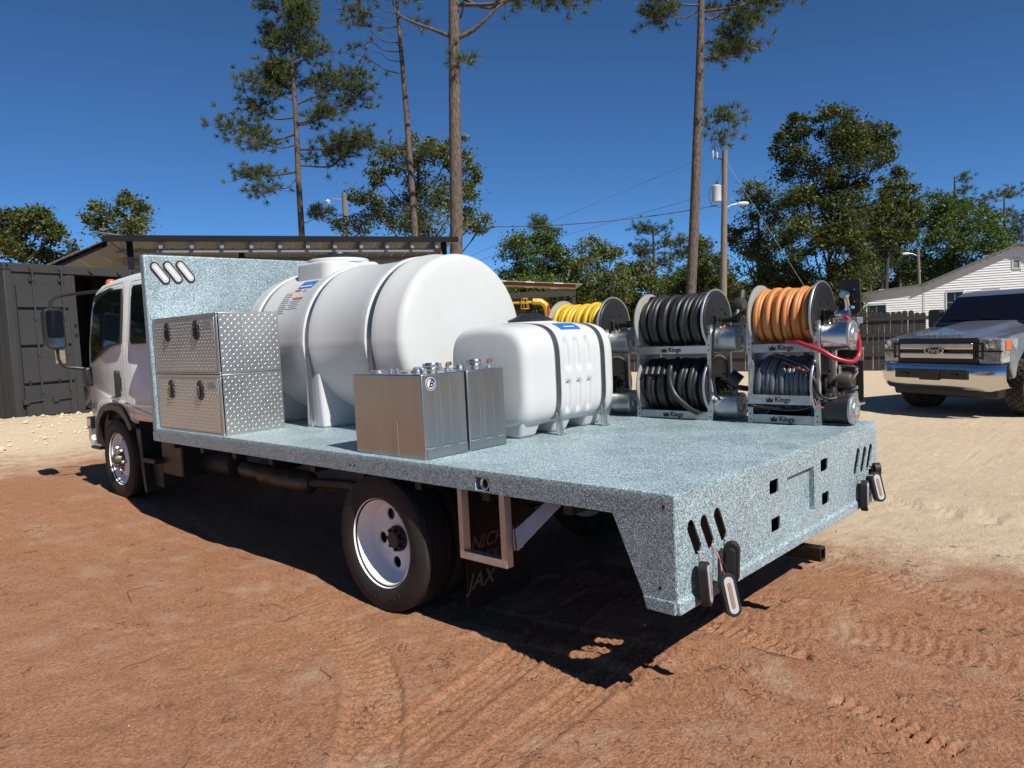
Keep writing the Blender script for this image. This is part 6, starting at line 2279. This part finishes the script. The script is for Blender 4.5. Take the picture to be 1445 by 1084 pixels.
OAKS = [
    ('L1', (6.35, 33.03), [(-0.33, 6.74, 0.74, 0.62), (0.67, 6.86, 0.79, 0.57), (1.49, 6.31, 0.51, 0.42), (-0.23, 5.83, 0.85, 0.62), (0.9, 5.72, 0.79, 0.51), (-0.91, 6.42, 0.71, 0.85), (0.15, 4.82, 1.13, 0.71)],
     'round oak crown rising behind the dark grey container', 'leaf_oak', 1.0),
    ('L2', (10.51, 34.45), [(0.37, 8.24, 0.48, 0.45), (-0.55, 7.64, 0.77, 0.45), (0.99, 7.73, 0.45, 0.51), (-0.1, 7.08, 0.96, 0.45), (1.18, 7.02, 0.58, 0.38), (0.41, 7.6, 0.71, 0.51), (0.18, 6.17, 1.12, 0.64)],
     'airy oak crown showing over the lean-to end of the barn roof', 'leaf_light', .75),
    ('M', (20.92, 26.22), [(0.68, 10.33, 0.85, 0.85), (2.03, 10.27, 0.75, 0.75), (2.83, 9.21, 0.54, 0.75), (-0.37, 9.7, 0.85, 0.68), (-1.58, 9.25, 0.61, 0.75), (-2.15, 7.92, 0.85, 0.68), (0.6, 8.64, 1.19, 0.85), (2.26, 7.89, 0.95, 0.75), (-0.81, 7.52, 1.19, 0.75), (-2.88, 6.87, 0.85, 0.41), (0.85, 6.77, 1.36, 0.61), (2.72, 6.85, 0.85, 0.41), (-1.19, 10.42, 0.41, 0.41), (3.3, 6.6, .5, .25)],
     'sparse pale green oak with open branches behind the tall pine trunks', 'leaf_light', .75),
    ('R1', (31.70, 27.88), [(-0.7, 6.53, 1.19, 0.85), (0.79, 6.68, 1.06, 0.76), (-1.4, 5.29, 1.02, 0.93), (0.29, 5.0, 1.44, 1.02), (1.59, 5.58, 0.85, 0.93), (-0.63, 3.56, 1.7, 0.93), (1.29, 3.69, 1.27, 1.02)],
     'rounded bright green tree right behind the timber shelter roof', 'leaf_bright', 1.0),
    ('R2', (34.02, 25.40), [(-0.08, 6.26, 1.1, 0.76), (1.03, 5.45, 0.85, 0.93), (-0.36, 4.88, 1.19, 1.02), (1.08, 3.75, 1.1, 1.02), (-0.44, 3.18, 1.27, 0.85)],
     'pale green tree above the yellow hose reel', 'leaf_light', .8),
    ('R3', (41.18, 22.12), [(-0.23, 6.35, 0.81, 0.63), (0.62, 5.18, 1.09, 0.91), (-0.54, 4.55, 0.91, 0.91), (-1.48, 3.92, 1.18, 0.91), (0.31, 3.38, 1.27, 0.91), (1.25, 4.02, 0.91, 1.13)],
     'dark green tree between the bare pine trunk and the utility pole', 'leaf_oak', 1.0),
    ('R4', (37.80, 16.93), [(0.46, 8.82, 0.95, 0.55), (-0.59, 7.61, 0.87, 0.79), (0.79, 7.54, 1.03, 0.95), (-0.47, 6.02, 1.03, 1.03), (0.91, 5.76, 1.11, 1.11), (-0.55, 4.24, 1.11, 1.03), (1.01, 3.77, 1.11, 1.11), (-0.43, 2.66, 1.35, 0.79), (-1.44, 6.46, 0.4, 0.79)],
     'yellowish thin topped tree just beside the utility pole lamp', 'leaf_light', .6),
    ('R5', (36.23, 12.73), [(-0.99, 11.12, 0.79, 0.64), (-1.75, 10.23, 0.86, 0.72), (0.44, 11.13, 0.93, 0.72), (1.86, 10.7, 0.93, 0.79), (2.92, 10.47, 0.64, 0.79), (0.92, 9.85, 1.07, 0.86), (2.52, 9.42, 0.93, 0.72), (-0.9, 9.22, 0.93, 0.72), (0.32, 8.45, 1.15, 0.86), (1.74, 8.13, 0.79, 0.72), (-0.99, 7.26, 1.07, 0.93), (0.42, 6.83, 1.22, 1.0), (-1.61, 5.5, 1.15, 1.07), (0.16, 5.06, 1.29, 1.07), (1.63, 5.88, 0.93, 0.93), (-1.35, 3.52, 1.29, 1.0), (0.61, 3.25, 1.29, 1.07), (1.9, 3.9, 0.72, 0.72), (-.4, 2.0, 1.3, .9), (1.0, 1.6, 1.2, .9)],
     'tallest dark oak with a broad two lobed crown behind the orange reel', 'leaf_dark', 1.0),
    ('R6', (44.70, 12.46), [(0.94, 9.34, 0.75, 0.66), (1.43, 8.29, 0.66, 0.75), (0.2, 8.55, 0.83, 0.75), (-0.47, 7.55, 0.91, 0.83), (0.85, 7.28, 1.0, 0.83), (-0.75, 6.11, 0.91, 0.75), (0.5, 6.05, 1.0, 0.66), (1.54, 6.21, 0.58, 0.66), (1.81, 7.44, 0.5, 0.75)],
     'oak with bare lower trunk left of the lamp pole', 'leaf_oak', .9),
    ('R7', (50.86, 10.27), [(-0.58, 8.2, 1.06, 0.62), (0.97, 8.04, 1.06, 0.71), (-1.51, 7.35, 0.97, 0.8), (0.25, 7.05, 1.33, 0.8), (2.02, 6.84, 1.06, 0.8), (-0.91, 5.78, 1.33, 0.8), (1.08, 5.69, 1.33, 0.8), (2.42, 5.84, 0.89, 0.71), (-1.87, 4.36, 1.24, 0.8), (-0.09, 4.41, 1.33, 0.8), (1.8, 4.4, 1.2, .8)],
     'broad green oak rising over the white house roof', 'leaf_bright', 1.0),
]
for i, (nm, base, cl, lab, m, dn) in enumerate(OAKS):
    broadleaf('oak_tree', lab, base, cl, m, 100 + i, .185 if i not in (2,) else .17, dn, .17)


def pos_at(u, D):
    """yard position seen from the camera side at sideways angle u (radians from the view axis) and distance D"""
    f2 = np.array([fw.x, fw.y]) / math.hypot(fw.x, fw.y)
    p = np.array([-2.544, -1.536]) + f2 * D + RH * D * math.tan(u)
    return (float(p[0]), float(p[1]))


rgw = np.random.default_rng(33)
WOOD = []
for k in range(15):                           # a loose row of far trees closing the view behind the fence
    u = -.02 + k * .046
    D = 60 + rgw.uniform(-5, 14)
    h = rgw.uniform(4.2, 6.6)
    cl = [(rgw.uniform(-1.6, 1.6), rgw.uniform(1.4, h), rgw.uniform(.9, 1.5), rgw.uniform(.7, 1.1)) for _ in range(8)]
    broadleaf('broadleaf_tree', ('low dark green tree', 'low olive green tree', 'low bright green tree')[k % 3] + ' in the far row beyond the board fence', pos_at(u, D), cl, ('leaf_dark', 'leaf_oak', 'leaf_bright')[k % 3], 300 + k, .28, 1.0, .14, 'far trees beyond the fence')


def pine(label, trunk, radii, branches, seed, top_tufts=0, tuft_len=.30, needle_w=.021, nper=34, bark='bark_pine', group=None):
    """branches: (trunk position 0..1, sideways reach, depth reach, rise, radius, tufts, bare fraction)"""
    rg = np.random.default_rng(seed)
    tr = [Vector(p) for p in trunk]
    base = tr[0]
    t = thing('pine_tree', label, 'tree', base, group, local=True, deck=False)
    tr = [p - base for p in tr]
    path = [Vector(q) for q in map(tuple, catmull([tuple(p) for p in tr], 6))]
    n = len(path)
    rr = list(np.interp(np.linspace(0, 1, n), np.linspace(0, 1, len(radii)), radii))
    wood = MB().tube(path, rr, 10)
    T = []

    def at(s):
        k = s * (n - 1)
        i = min(n - 2, int(k))
        return path[i].lerp(path[i + 1], k - i), rr[i]
    for (s, side, dep, rise, rad_, nt, bare) in branches:
        p0, r0 = at(s)
        e = p0 + Vector((RH[0] * side + DH[0] * dep, RH[1] * side + DH[1] * dep, rise))
        L = (e - p0).length
        m1 = p0.lerp(e, .35) + Vector((rg.normal() * .06 * L, rg.normal() * .06 * L, -.06 * L + rg.normal() * .04 * L))
        m2 = p0.lerp(e, .7) + Vector((rg.normal() * .07 * L, rg.normal() * .07 * L, rg.normal() * .05 * L))
        bp = [Vector(q) for q in map(tuple, catmull([tuple(q) for q in (p0, m1, m2, e)], 4))]
        wood.tube(bp, list(np.linspace(rad_, rad_ * .18, len(bp))), 6)
        for _ in range(int(nt * 1.5)):
            q = bare + (1 - bare) * rg.random() ** .8
            k = q * (len(bp) - 1)
            i = min(len(bp) - 2, int(k))
            c = bp[i].lerp(bp[i + 1], k - i)
            d = (bp[i + 1] - bp[i]).normalized()
            spread = .16 * L ** .5 + .16
            o_ = Vector((rg.normal() * spread, rg.normal() * spread, rg.normal() * spread * .55 + .07))
            tip = c + o_ + d * .10
            wood.tube([c, c.lerp(tip, .5) + Vector((0, 0, -.03)), tip], [.014, .010, .006], 4, caps=False)
            dd = (tip - c).normalized() * .6 + Vector((0, 0, .45)) + d * .4
            T.append((tip, dd.normalized()))
    child('trunk', finish_mesh('trunk', wood.v, wood.f, bark, 60, False), t)
    if T:
        C = np.repeat(np.array([tuple(a) for a, b in T]), nper, 0)
        Dv = np.repeat(np.array([tuple(b) for a, b in T]), nper, 0)
        nd = Dv * .75 + rg.normal(size=C.shape) * .55
        nd /= np.linalg.norm(nd, axis=1)[:, None]
        ln = tuft_len * rg.uniform(.6, 1.15, len(C))[:, None]
        tip = C + nd * ln
        tip[:, 2] -= .03 * rg.random(len(C))
        sd = np.cross(nd, rg.normal(size=C.shape))
        sd /= np.linalg.norm(sd, axis=1)[:, None] + 1e-9
        w = needle_w
        V = np.stack([C - sd * w * .5, C + sd * w * .5, tip + sd * w * .25, tip - sd * w * .25], 1).reshape(-1, 3)
        child('crown', np_mesh('crown', V, np.arange(len(V)).reshape(-1, 4), 'needle'), t)
    return t


# full crowned pine over the barn
rgp = random.Random(4)
trA = [(17.75, 30.9, .25), (18.03, 31.28, 6.34), (18.17, 31.47, 9.65), (18.3, 31.58, 12.09), (18.42, 31.78, 15.22), (18.47, 31.95, 17.3), (18.49, 32.02, 18.5)]


def sA(z):
    return float(np.interp(z, [p[2] for p in trA], np.linspace(0, 1, len(trA))))


brA = [(sA(7.2), .9, .2, .45, .03, 26, .5), (sA(9.9), -3.0, .4, -.1, .06, 46, .35), (sA(9.7), -1.6, -.8, -1.0, .04, 26, .5), (sA(10.2), 3.6, .3, 1.1, .06, 64, .25), (sA(11.0), 3.9, -.6, 0.2, .06, 60, .25),
       (sA(10.6), 1.4, .9, .3, .045, 24, .4), (sA(11.8), -3.9, .3, .75, .06, 60, .35), (sA(11.3), -2.3, -.5, .1, .045, 32, .4), (sA(12.3), 3.6, .2, 1.6, .06, 66, .3), (sA(12.6), -2.6, .6, 1.0, .05, 44, .35),
       (sA(12.2), 1.7, -.9, .4, .05, 34, .4), (sA(13.2), 3.2, .5, 1.5, .05, 54, .3), (sA(13.4), -2.2, -.4, 1.1, .05, 50, .3), (sA(14.0), 1.6, .9, .9, .045, 44, .25), (sA(14.1), -1.3, 1.2, .8, .04, 40, .25)]
for z in np.arange(14.2, 18.4, .25):
    L = 1.9 - 1.25 * max(0, z - 15.0) / 3.4
    s = rgp.choice((-1, 1))
    brA.append((sA(z), s * L * rgp.uniform(.45, 1.05), rgp.uniform(-1.1, 1.1), rgp.uniform(.35, .8), .035, rgp.randint(22, 34), .22))
pine('full crowned young pine standing behind the barn roof', trA, [.17, .155, .14, .125, .09, .055, .025], brA, 21)

# thin half bare pine
trB = [(17.0, 21.5, .2), (17.22, 21.78, 5.51), (17.3, 21.93, 7.92), (17.4, 22.12, 10.74), (17.46, 22.32, 13.29), (17.51, 22.49, 15.55), (17.53, 22.59, 17.5)]


def sB(z):
    return float(np.interp(z, [p[2] for p in trB], np.linspace(0, 1, len(trB))))


brB = [(sB(8.6), .55, 0, .35, .018, 4, .8), (sB(10.1), .4, .1, .1, .015, 0, 1), (sB(12.0), -2.1, .2, 1.0, .03, 2, .85), (sB(12.9), -1.6, .2, .35, .028, 3, .8), (sB(13.3), -1.9, -.2, .8, .028, 7, .75), (sB(13.5), .8, .3, .6, .02, 5, .6),
       (sB(13.9), -2.0, .4, .7, .03, 10, .7), (sB(14.4), -1.6, -.3, .6, .026, 10, .6), (sB(14.6), 1.0, -.3, .7, .022, 8, .5), (sB(15.0), -2.1, .1, .7, .03, 14, .6), (sB(15.4), -1.2, .5, .6, .025, 14, .5), (sB(16), 1.0, .2, .8, .025, 14, .5), (sB(16.4), -1.2, 0, .8, .025, 16, .4),
       (sB(12.5), -1.2, -.3, .3, .02, 0, 1), (sB(13.1), -.9, .5, .9, .018, 1, .9), (sB(14.1), -1.1, -.6, .2, .018, 2, .9)]
pine('slender half bare pine leaning left of the thick trunk', trB, [.15, .135, .125, .11, .085, .06, .03], brB, 22)

# thick pine with forked limbs
trC = [(15.1, 17.5, .15), (15.46, 17.61, 3.95), (15.62, 17.64, 5.78), (15.83, 17.71, 8.71), (16.06, 17.77, 11.77), (16.22, 17.82, 13.84), (16.34, 17.84, 15.8), (16.4, 17.86, 17.5)]


def sC(z):
    return float(np.interp(z, [p[2] for p in trC], np.linspace(0, 1, len(trC))))


brC = [(sC(11.8), -2.1, .1, 1.45, .085, 3, .9), (sC(11.75), 2.0, .0, 1.35, .10, 6, .8), (sC(11.65), .55, -.1, .45, .05, 0, 1), (sC(12.2), .35, .1, 1.2, .05, 2, .9), (sC(11.0), .30, -.3, -.15, .02, 8, .4),
       (sC(12.9), 4.1, .3, .15, .085, 60, .45), (sC(13.3), 3.2, -.3, .1, .06, 34, .5), (sC(13.8), -2.6, .2, .7, .07, 26, .5), (sC(14.4), 2.6, .6, .9, .06, 40, .4), (sC(15), -2.0, -.5, .8, .06, 40, .4), (sC(15.6), 1.8, .2, 1.0, .05, 40, .3), (sC(16.4), -1.4, .4, .8, .05, 40, .3), (sC(17), 1.0, .2, .8, .04, 40, .2)]
pine('thick scaly pine trunk forking high above the big white tank', trC, [.235, .225, .22, .21, .195, .17, .13, .05], brC, 23)

# pine beside the utility pole
trD = [(24.15, 13.75, -.1), (24.44, 13.69, 2.32), (24.77, 13.63, 5.14), (25.17, 13.58, 8.79), (25.53, 13.54, 12.17), (25.75, 13.53, 14.42), (25.91, 13.53, 16.11), (26.0, 13.5, 18)]


def sD(z):
    return float(np.interp(z, [p[2] for p in trD], np.linspace(0, 1, len(trD))))


brD = [(sD(9.7), 1.25, .1, -.15, .035, 22, .45), (sD(9.5), 1.0, -.2, -.75, .025, 10, .6), (sD(11.2), .38, 0, .6, .045, 0, 1), (sD(12.2), 1.7, .2, .3, .055, 58, .25), (sD(12.6), 2.0, -.3, .75, .05, 50, .35), (sD(13.6), 2.2, .2, .9, .05, 44, .35), (sD(13.9), 3.4, .0, .35, .06, 46, .55), (sD(14.0), -1.9, .2, -.15, .04, 34, .6), (sD(14.2), -2.0, -.2, .5, .05, 30, .5),
       (sD(14.9), 2.2, .5, .8, .05, 44, .3), (sD(15.3), -1.6, .3, .7, .05, 40, .3), (sD(16.2), 1.4, -.3, .8, .04, 40, .3), (sD(17), -1.1, .2, .7, .04, 40, .2)]
pine('tall straight pine trunk beside the utility pole', trD, [.215, .205, .195, .18, .155, .125, .09, .04], brD, 24)

# far pines with flat tops
for k, (x, y, h, lab) in enumerate(((50.0, 31.2, 9.4, 'far pine with flat crown left of the tall straight trunk'), (43.9, 37.6, 10.3, 'thin far pine poking above the bright green tree'), (54.0, 30.2, 8.6, 'far pine half hidden behind the tall straight trunk'),
                                    (66.5, 13.6, 12.3, 'far pine rising over the broad oak behind the house'), (68.9, 10.6, 10.6, 'flat topped far pine over the white house gable'), (60.3, 18.1, 9.0, 'far pine trunk seen below the oak left of the lamp pole'), (60.8, 17.4, 9.3, 'second far pine trunk below the oaks next to the lamp pole'), (61.6, 16.3, 8.8, 'slim far pine close to the lamp pole'))):
    rg_ = random.Random(50 + k)
    tr_ = [(x, y, -.2), (x + rg_.uniform(-.1, .1), y, h * .5), (x + rg_.uniform(-.2, .2), y, h)]
    br_ = []
    for j in range(15):
        s = rg_.uniform(.55, 1.0)
        L = (1.9 if k not in (1,) else .8) * (1.25 - s * .55)
        br_.append((s, rg_.choice((-1, 1)) * L * rg_.uniform(.4, 1), rg_.uniform(-1, 1), rg_.uniform(0, .6), .04, 14, .3))
    pine(lab, tr_, [.2, .17, .05], br_, 70 + k, tuft_len=.36, needle_w=.035, nper=16)

# ------------------------------------------------------------------ litter on the ground
def litter():
    rg = np.random.default_rng(91)
    tw, pb, gr = MB(), MB(), MB()
    for _ in range(430):
        x, y = rg.uniform(-2.2, 3.4), rg.uniform(-1.5, 8.0)
        if rg.random() < .5:
            x, y = rg.uniform(-1.9, 2.6), rg.uniform(-1.6, 1.2)
        a = rg.uniform(0, 2 * PI)
        for _k in range(rg.integers(2, 7)):
            px, py = x + rg.normal() * .035, y + rg.normal() * .035
            aa = a + rg.normal() * .7
            L = rg.uniform(.012, .05)
            ex, ey = px + math.cos(aa) * L, py + math.sin(aa) * L
            tw.tube([(px, py, gz(px, py) + .002), ((px + ex) / 2 + rg.normal() * .006, (py + ey) / 2 + rg.normal() * .006, gz((px + ex) / 2, (py + ey) / 2) + .008), (ex, ey, gz(ex, ey) + .004)], [.0011, .0015, .0006], 4)
    for _ in range(34):
        x, y = rg.uniform(-1.8, 2.8), rg.uniform(-1.5, 4.0)
        a = rg.uniform(0, 2 * PI)
        L = rg.uniform(.12, .30)
        pts = []
        for k in range(5):
            s = k / 4
            px, py = x + math.cos(a) * L * s + rg.normal() * .012, y + math.sin(a) * L * s + rg.normal() * .012
            pts.append((px, py, gz(px, py) + .004 + rg.uniform(0, .006)))
        tw.tube(pts, [.001, .0016, .0016, .0012, .0006], 4)
    single('twig_litter', tw, 'twig', 'dark twigs and leaf bits scattered over the clay', 'litter', kind='stuff')
    for _ in range(900):
        x, y = rg.uniform(-2.3, 5.0), rg.uniform(-1.6, 9.0)
        if rg.random() < .5:
            x, y = rg.uniform(-2.0, 3.0), rg.uniform(-1.7, 2.0)
        r = float(np.clip(rg.lognormal(-5.9, .5), .0015, .010))
        z = gz(x, y)
        c = Vector((x, y, z + r * .3))
        q = [c + Vector((r * rg.uniform(.7, 1.2), 0, 0)), c + Vector((0, r * rg.uniform(.7, 1.2), 0)), c + Vector((-r * rg.uniform(.7, 1.2), 0, 0)), c + Vector((0, -r * rg.uniform(.7, 1.2), 0)), c + Vector((r * .2, 0, r * .8)), c - Vector((0, 0, r * .6))]
        pb.add(q, [(0, 1, 4), (1, 2, 4), (2, 3, 4), (3, 0, 4), (1, 0, 5), (2, 1, 5), (3, 2, 5), (0, 3, 5)])
    single('pebbles', pb, 'pebble', 'small pale pebbles and crumbs strewn over the yard', 'pebbles', kind='stuff', smooth=0)
    for _ in range(46):
        x, y = rg.uniform(-2.1, 3.6), rg.uniform(-1.5, 5.0)
        for _k in range(rg.integers(5, 16)):
            px, py = x + rg.normal() * .02, y + rg.normal() * .02
            a = rg.uniform(0, 2 * PI)
            L = rg.uniform(.02, .07)
            z = gz(px, py)
            s = Vector((-math.sin(a), math.cos(a), 0)) * .0016
            b = Vector((px, py, z))
            e = b + Vector((math.cos(a) * L * .8, math.sin(a) * L * .8, L * rg.uniform(.05, .5)))
            mid = b.lerp(e, .5) + Vector((0, 0, .01))
            gr.add([b - s, b + s, mid + s, mid - s, e], [(0, 1, 2, 3), (3, 2, 4)])
    single('dry_grass', gr, 'dry_grass', 'small tufts of dry grass trodden into the clay', 'grass', kind='stuff', smooth=0)
    # coarse crumbs on the sand heap by the container
    hp = MB()
    for _ in range(700):
        x, y = rg.uniform(-1.6, 3.4), rg.uniform(10.6, 13.9)
        r = float(np.clip(rg.lognormal(-3.9, .5), .01, .07))
        c = Vector((x, y, gz(x, y) + r * .2))
        q = [c + Vector((r * rg.uniform(.7, 1.2), 0, 0)), c + Vector((0, r, 0)), c + Vector((-r * rg.uniform(.7, 1.2), 0, 0)), c + Vector((0, -r, 0)), c + Vector((r * .2, 0, r * .7)), c - Vector((0, 0, r * .6))]
        hp.add(q, [(0, 1, 4), (1, 2, 4), (2, 3, 4), (3, 0, 4), (1, 0, 5), (2, 1, 5), (3, 2, 5), (0, 3, 5)])
    single('sand_lumps', hp, 'sand_lump', 'pale lumps of sand heaped before the container', 'sand', kind='stuff', smooth=0)


mat('sand_lump', (0.571, 0.4758, 0.3367), .95, noise=(8, .5, (0.4539, 0.3587, 0.2343)))
litter()

# ------------------------------------------------------------------ woods around the yard that the polished metal and glass mirror
for k, (x, y) in enumerate(((-3.5, 31), (-8, 28), (-12, 31), (-17, 27), (-21, 22), (-25, 15), (-27, 8), (-28, 0), (18, -21), (24, -17), (13, -27), (30, -19), (35, -13), (38, -22))):
    h = rgw.uniform(7, 10)
    cl = [(rgw.uniform(-2.6, 2.6), rgw.uniform(1.5, h), rgw.uniform(1.3, 2.1), rgw.uniform(1.0, 1.5)) for _ in range(9)]
    broadleaf('border_tree', 'leafy tree of the wood closing the yard on its open sides', (x, y), cl, ('leaf_dark', 'leaf_oak')[k % 2], 500 + k, .42, .7, .2, 'wood round the yard')
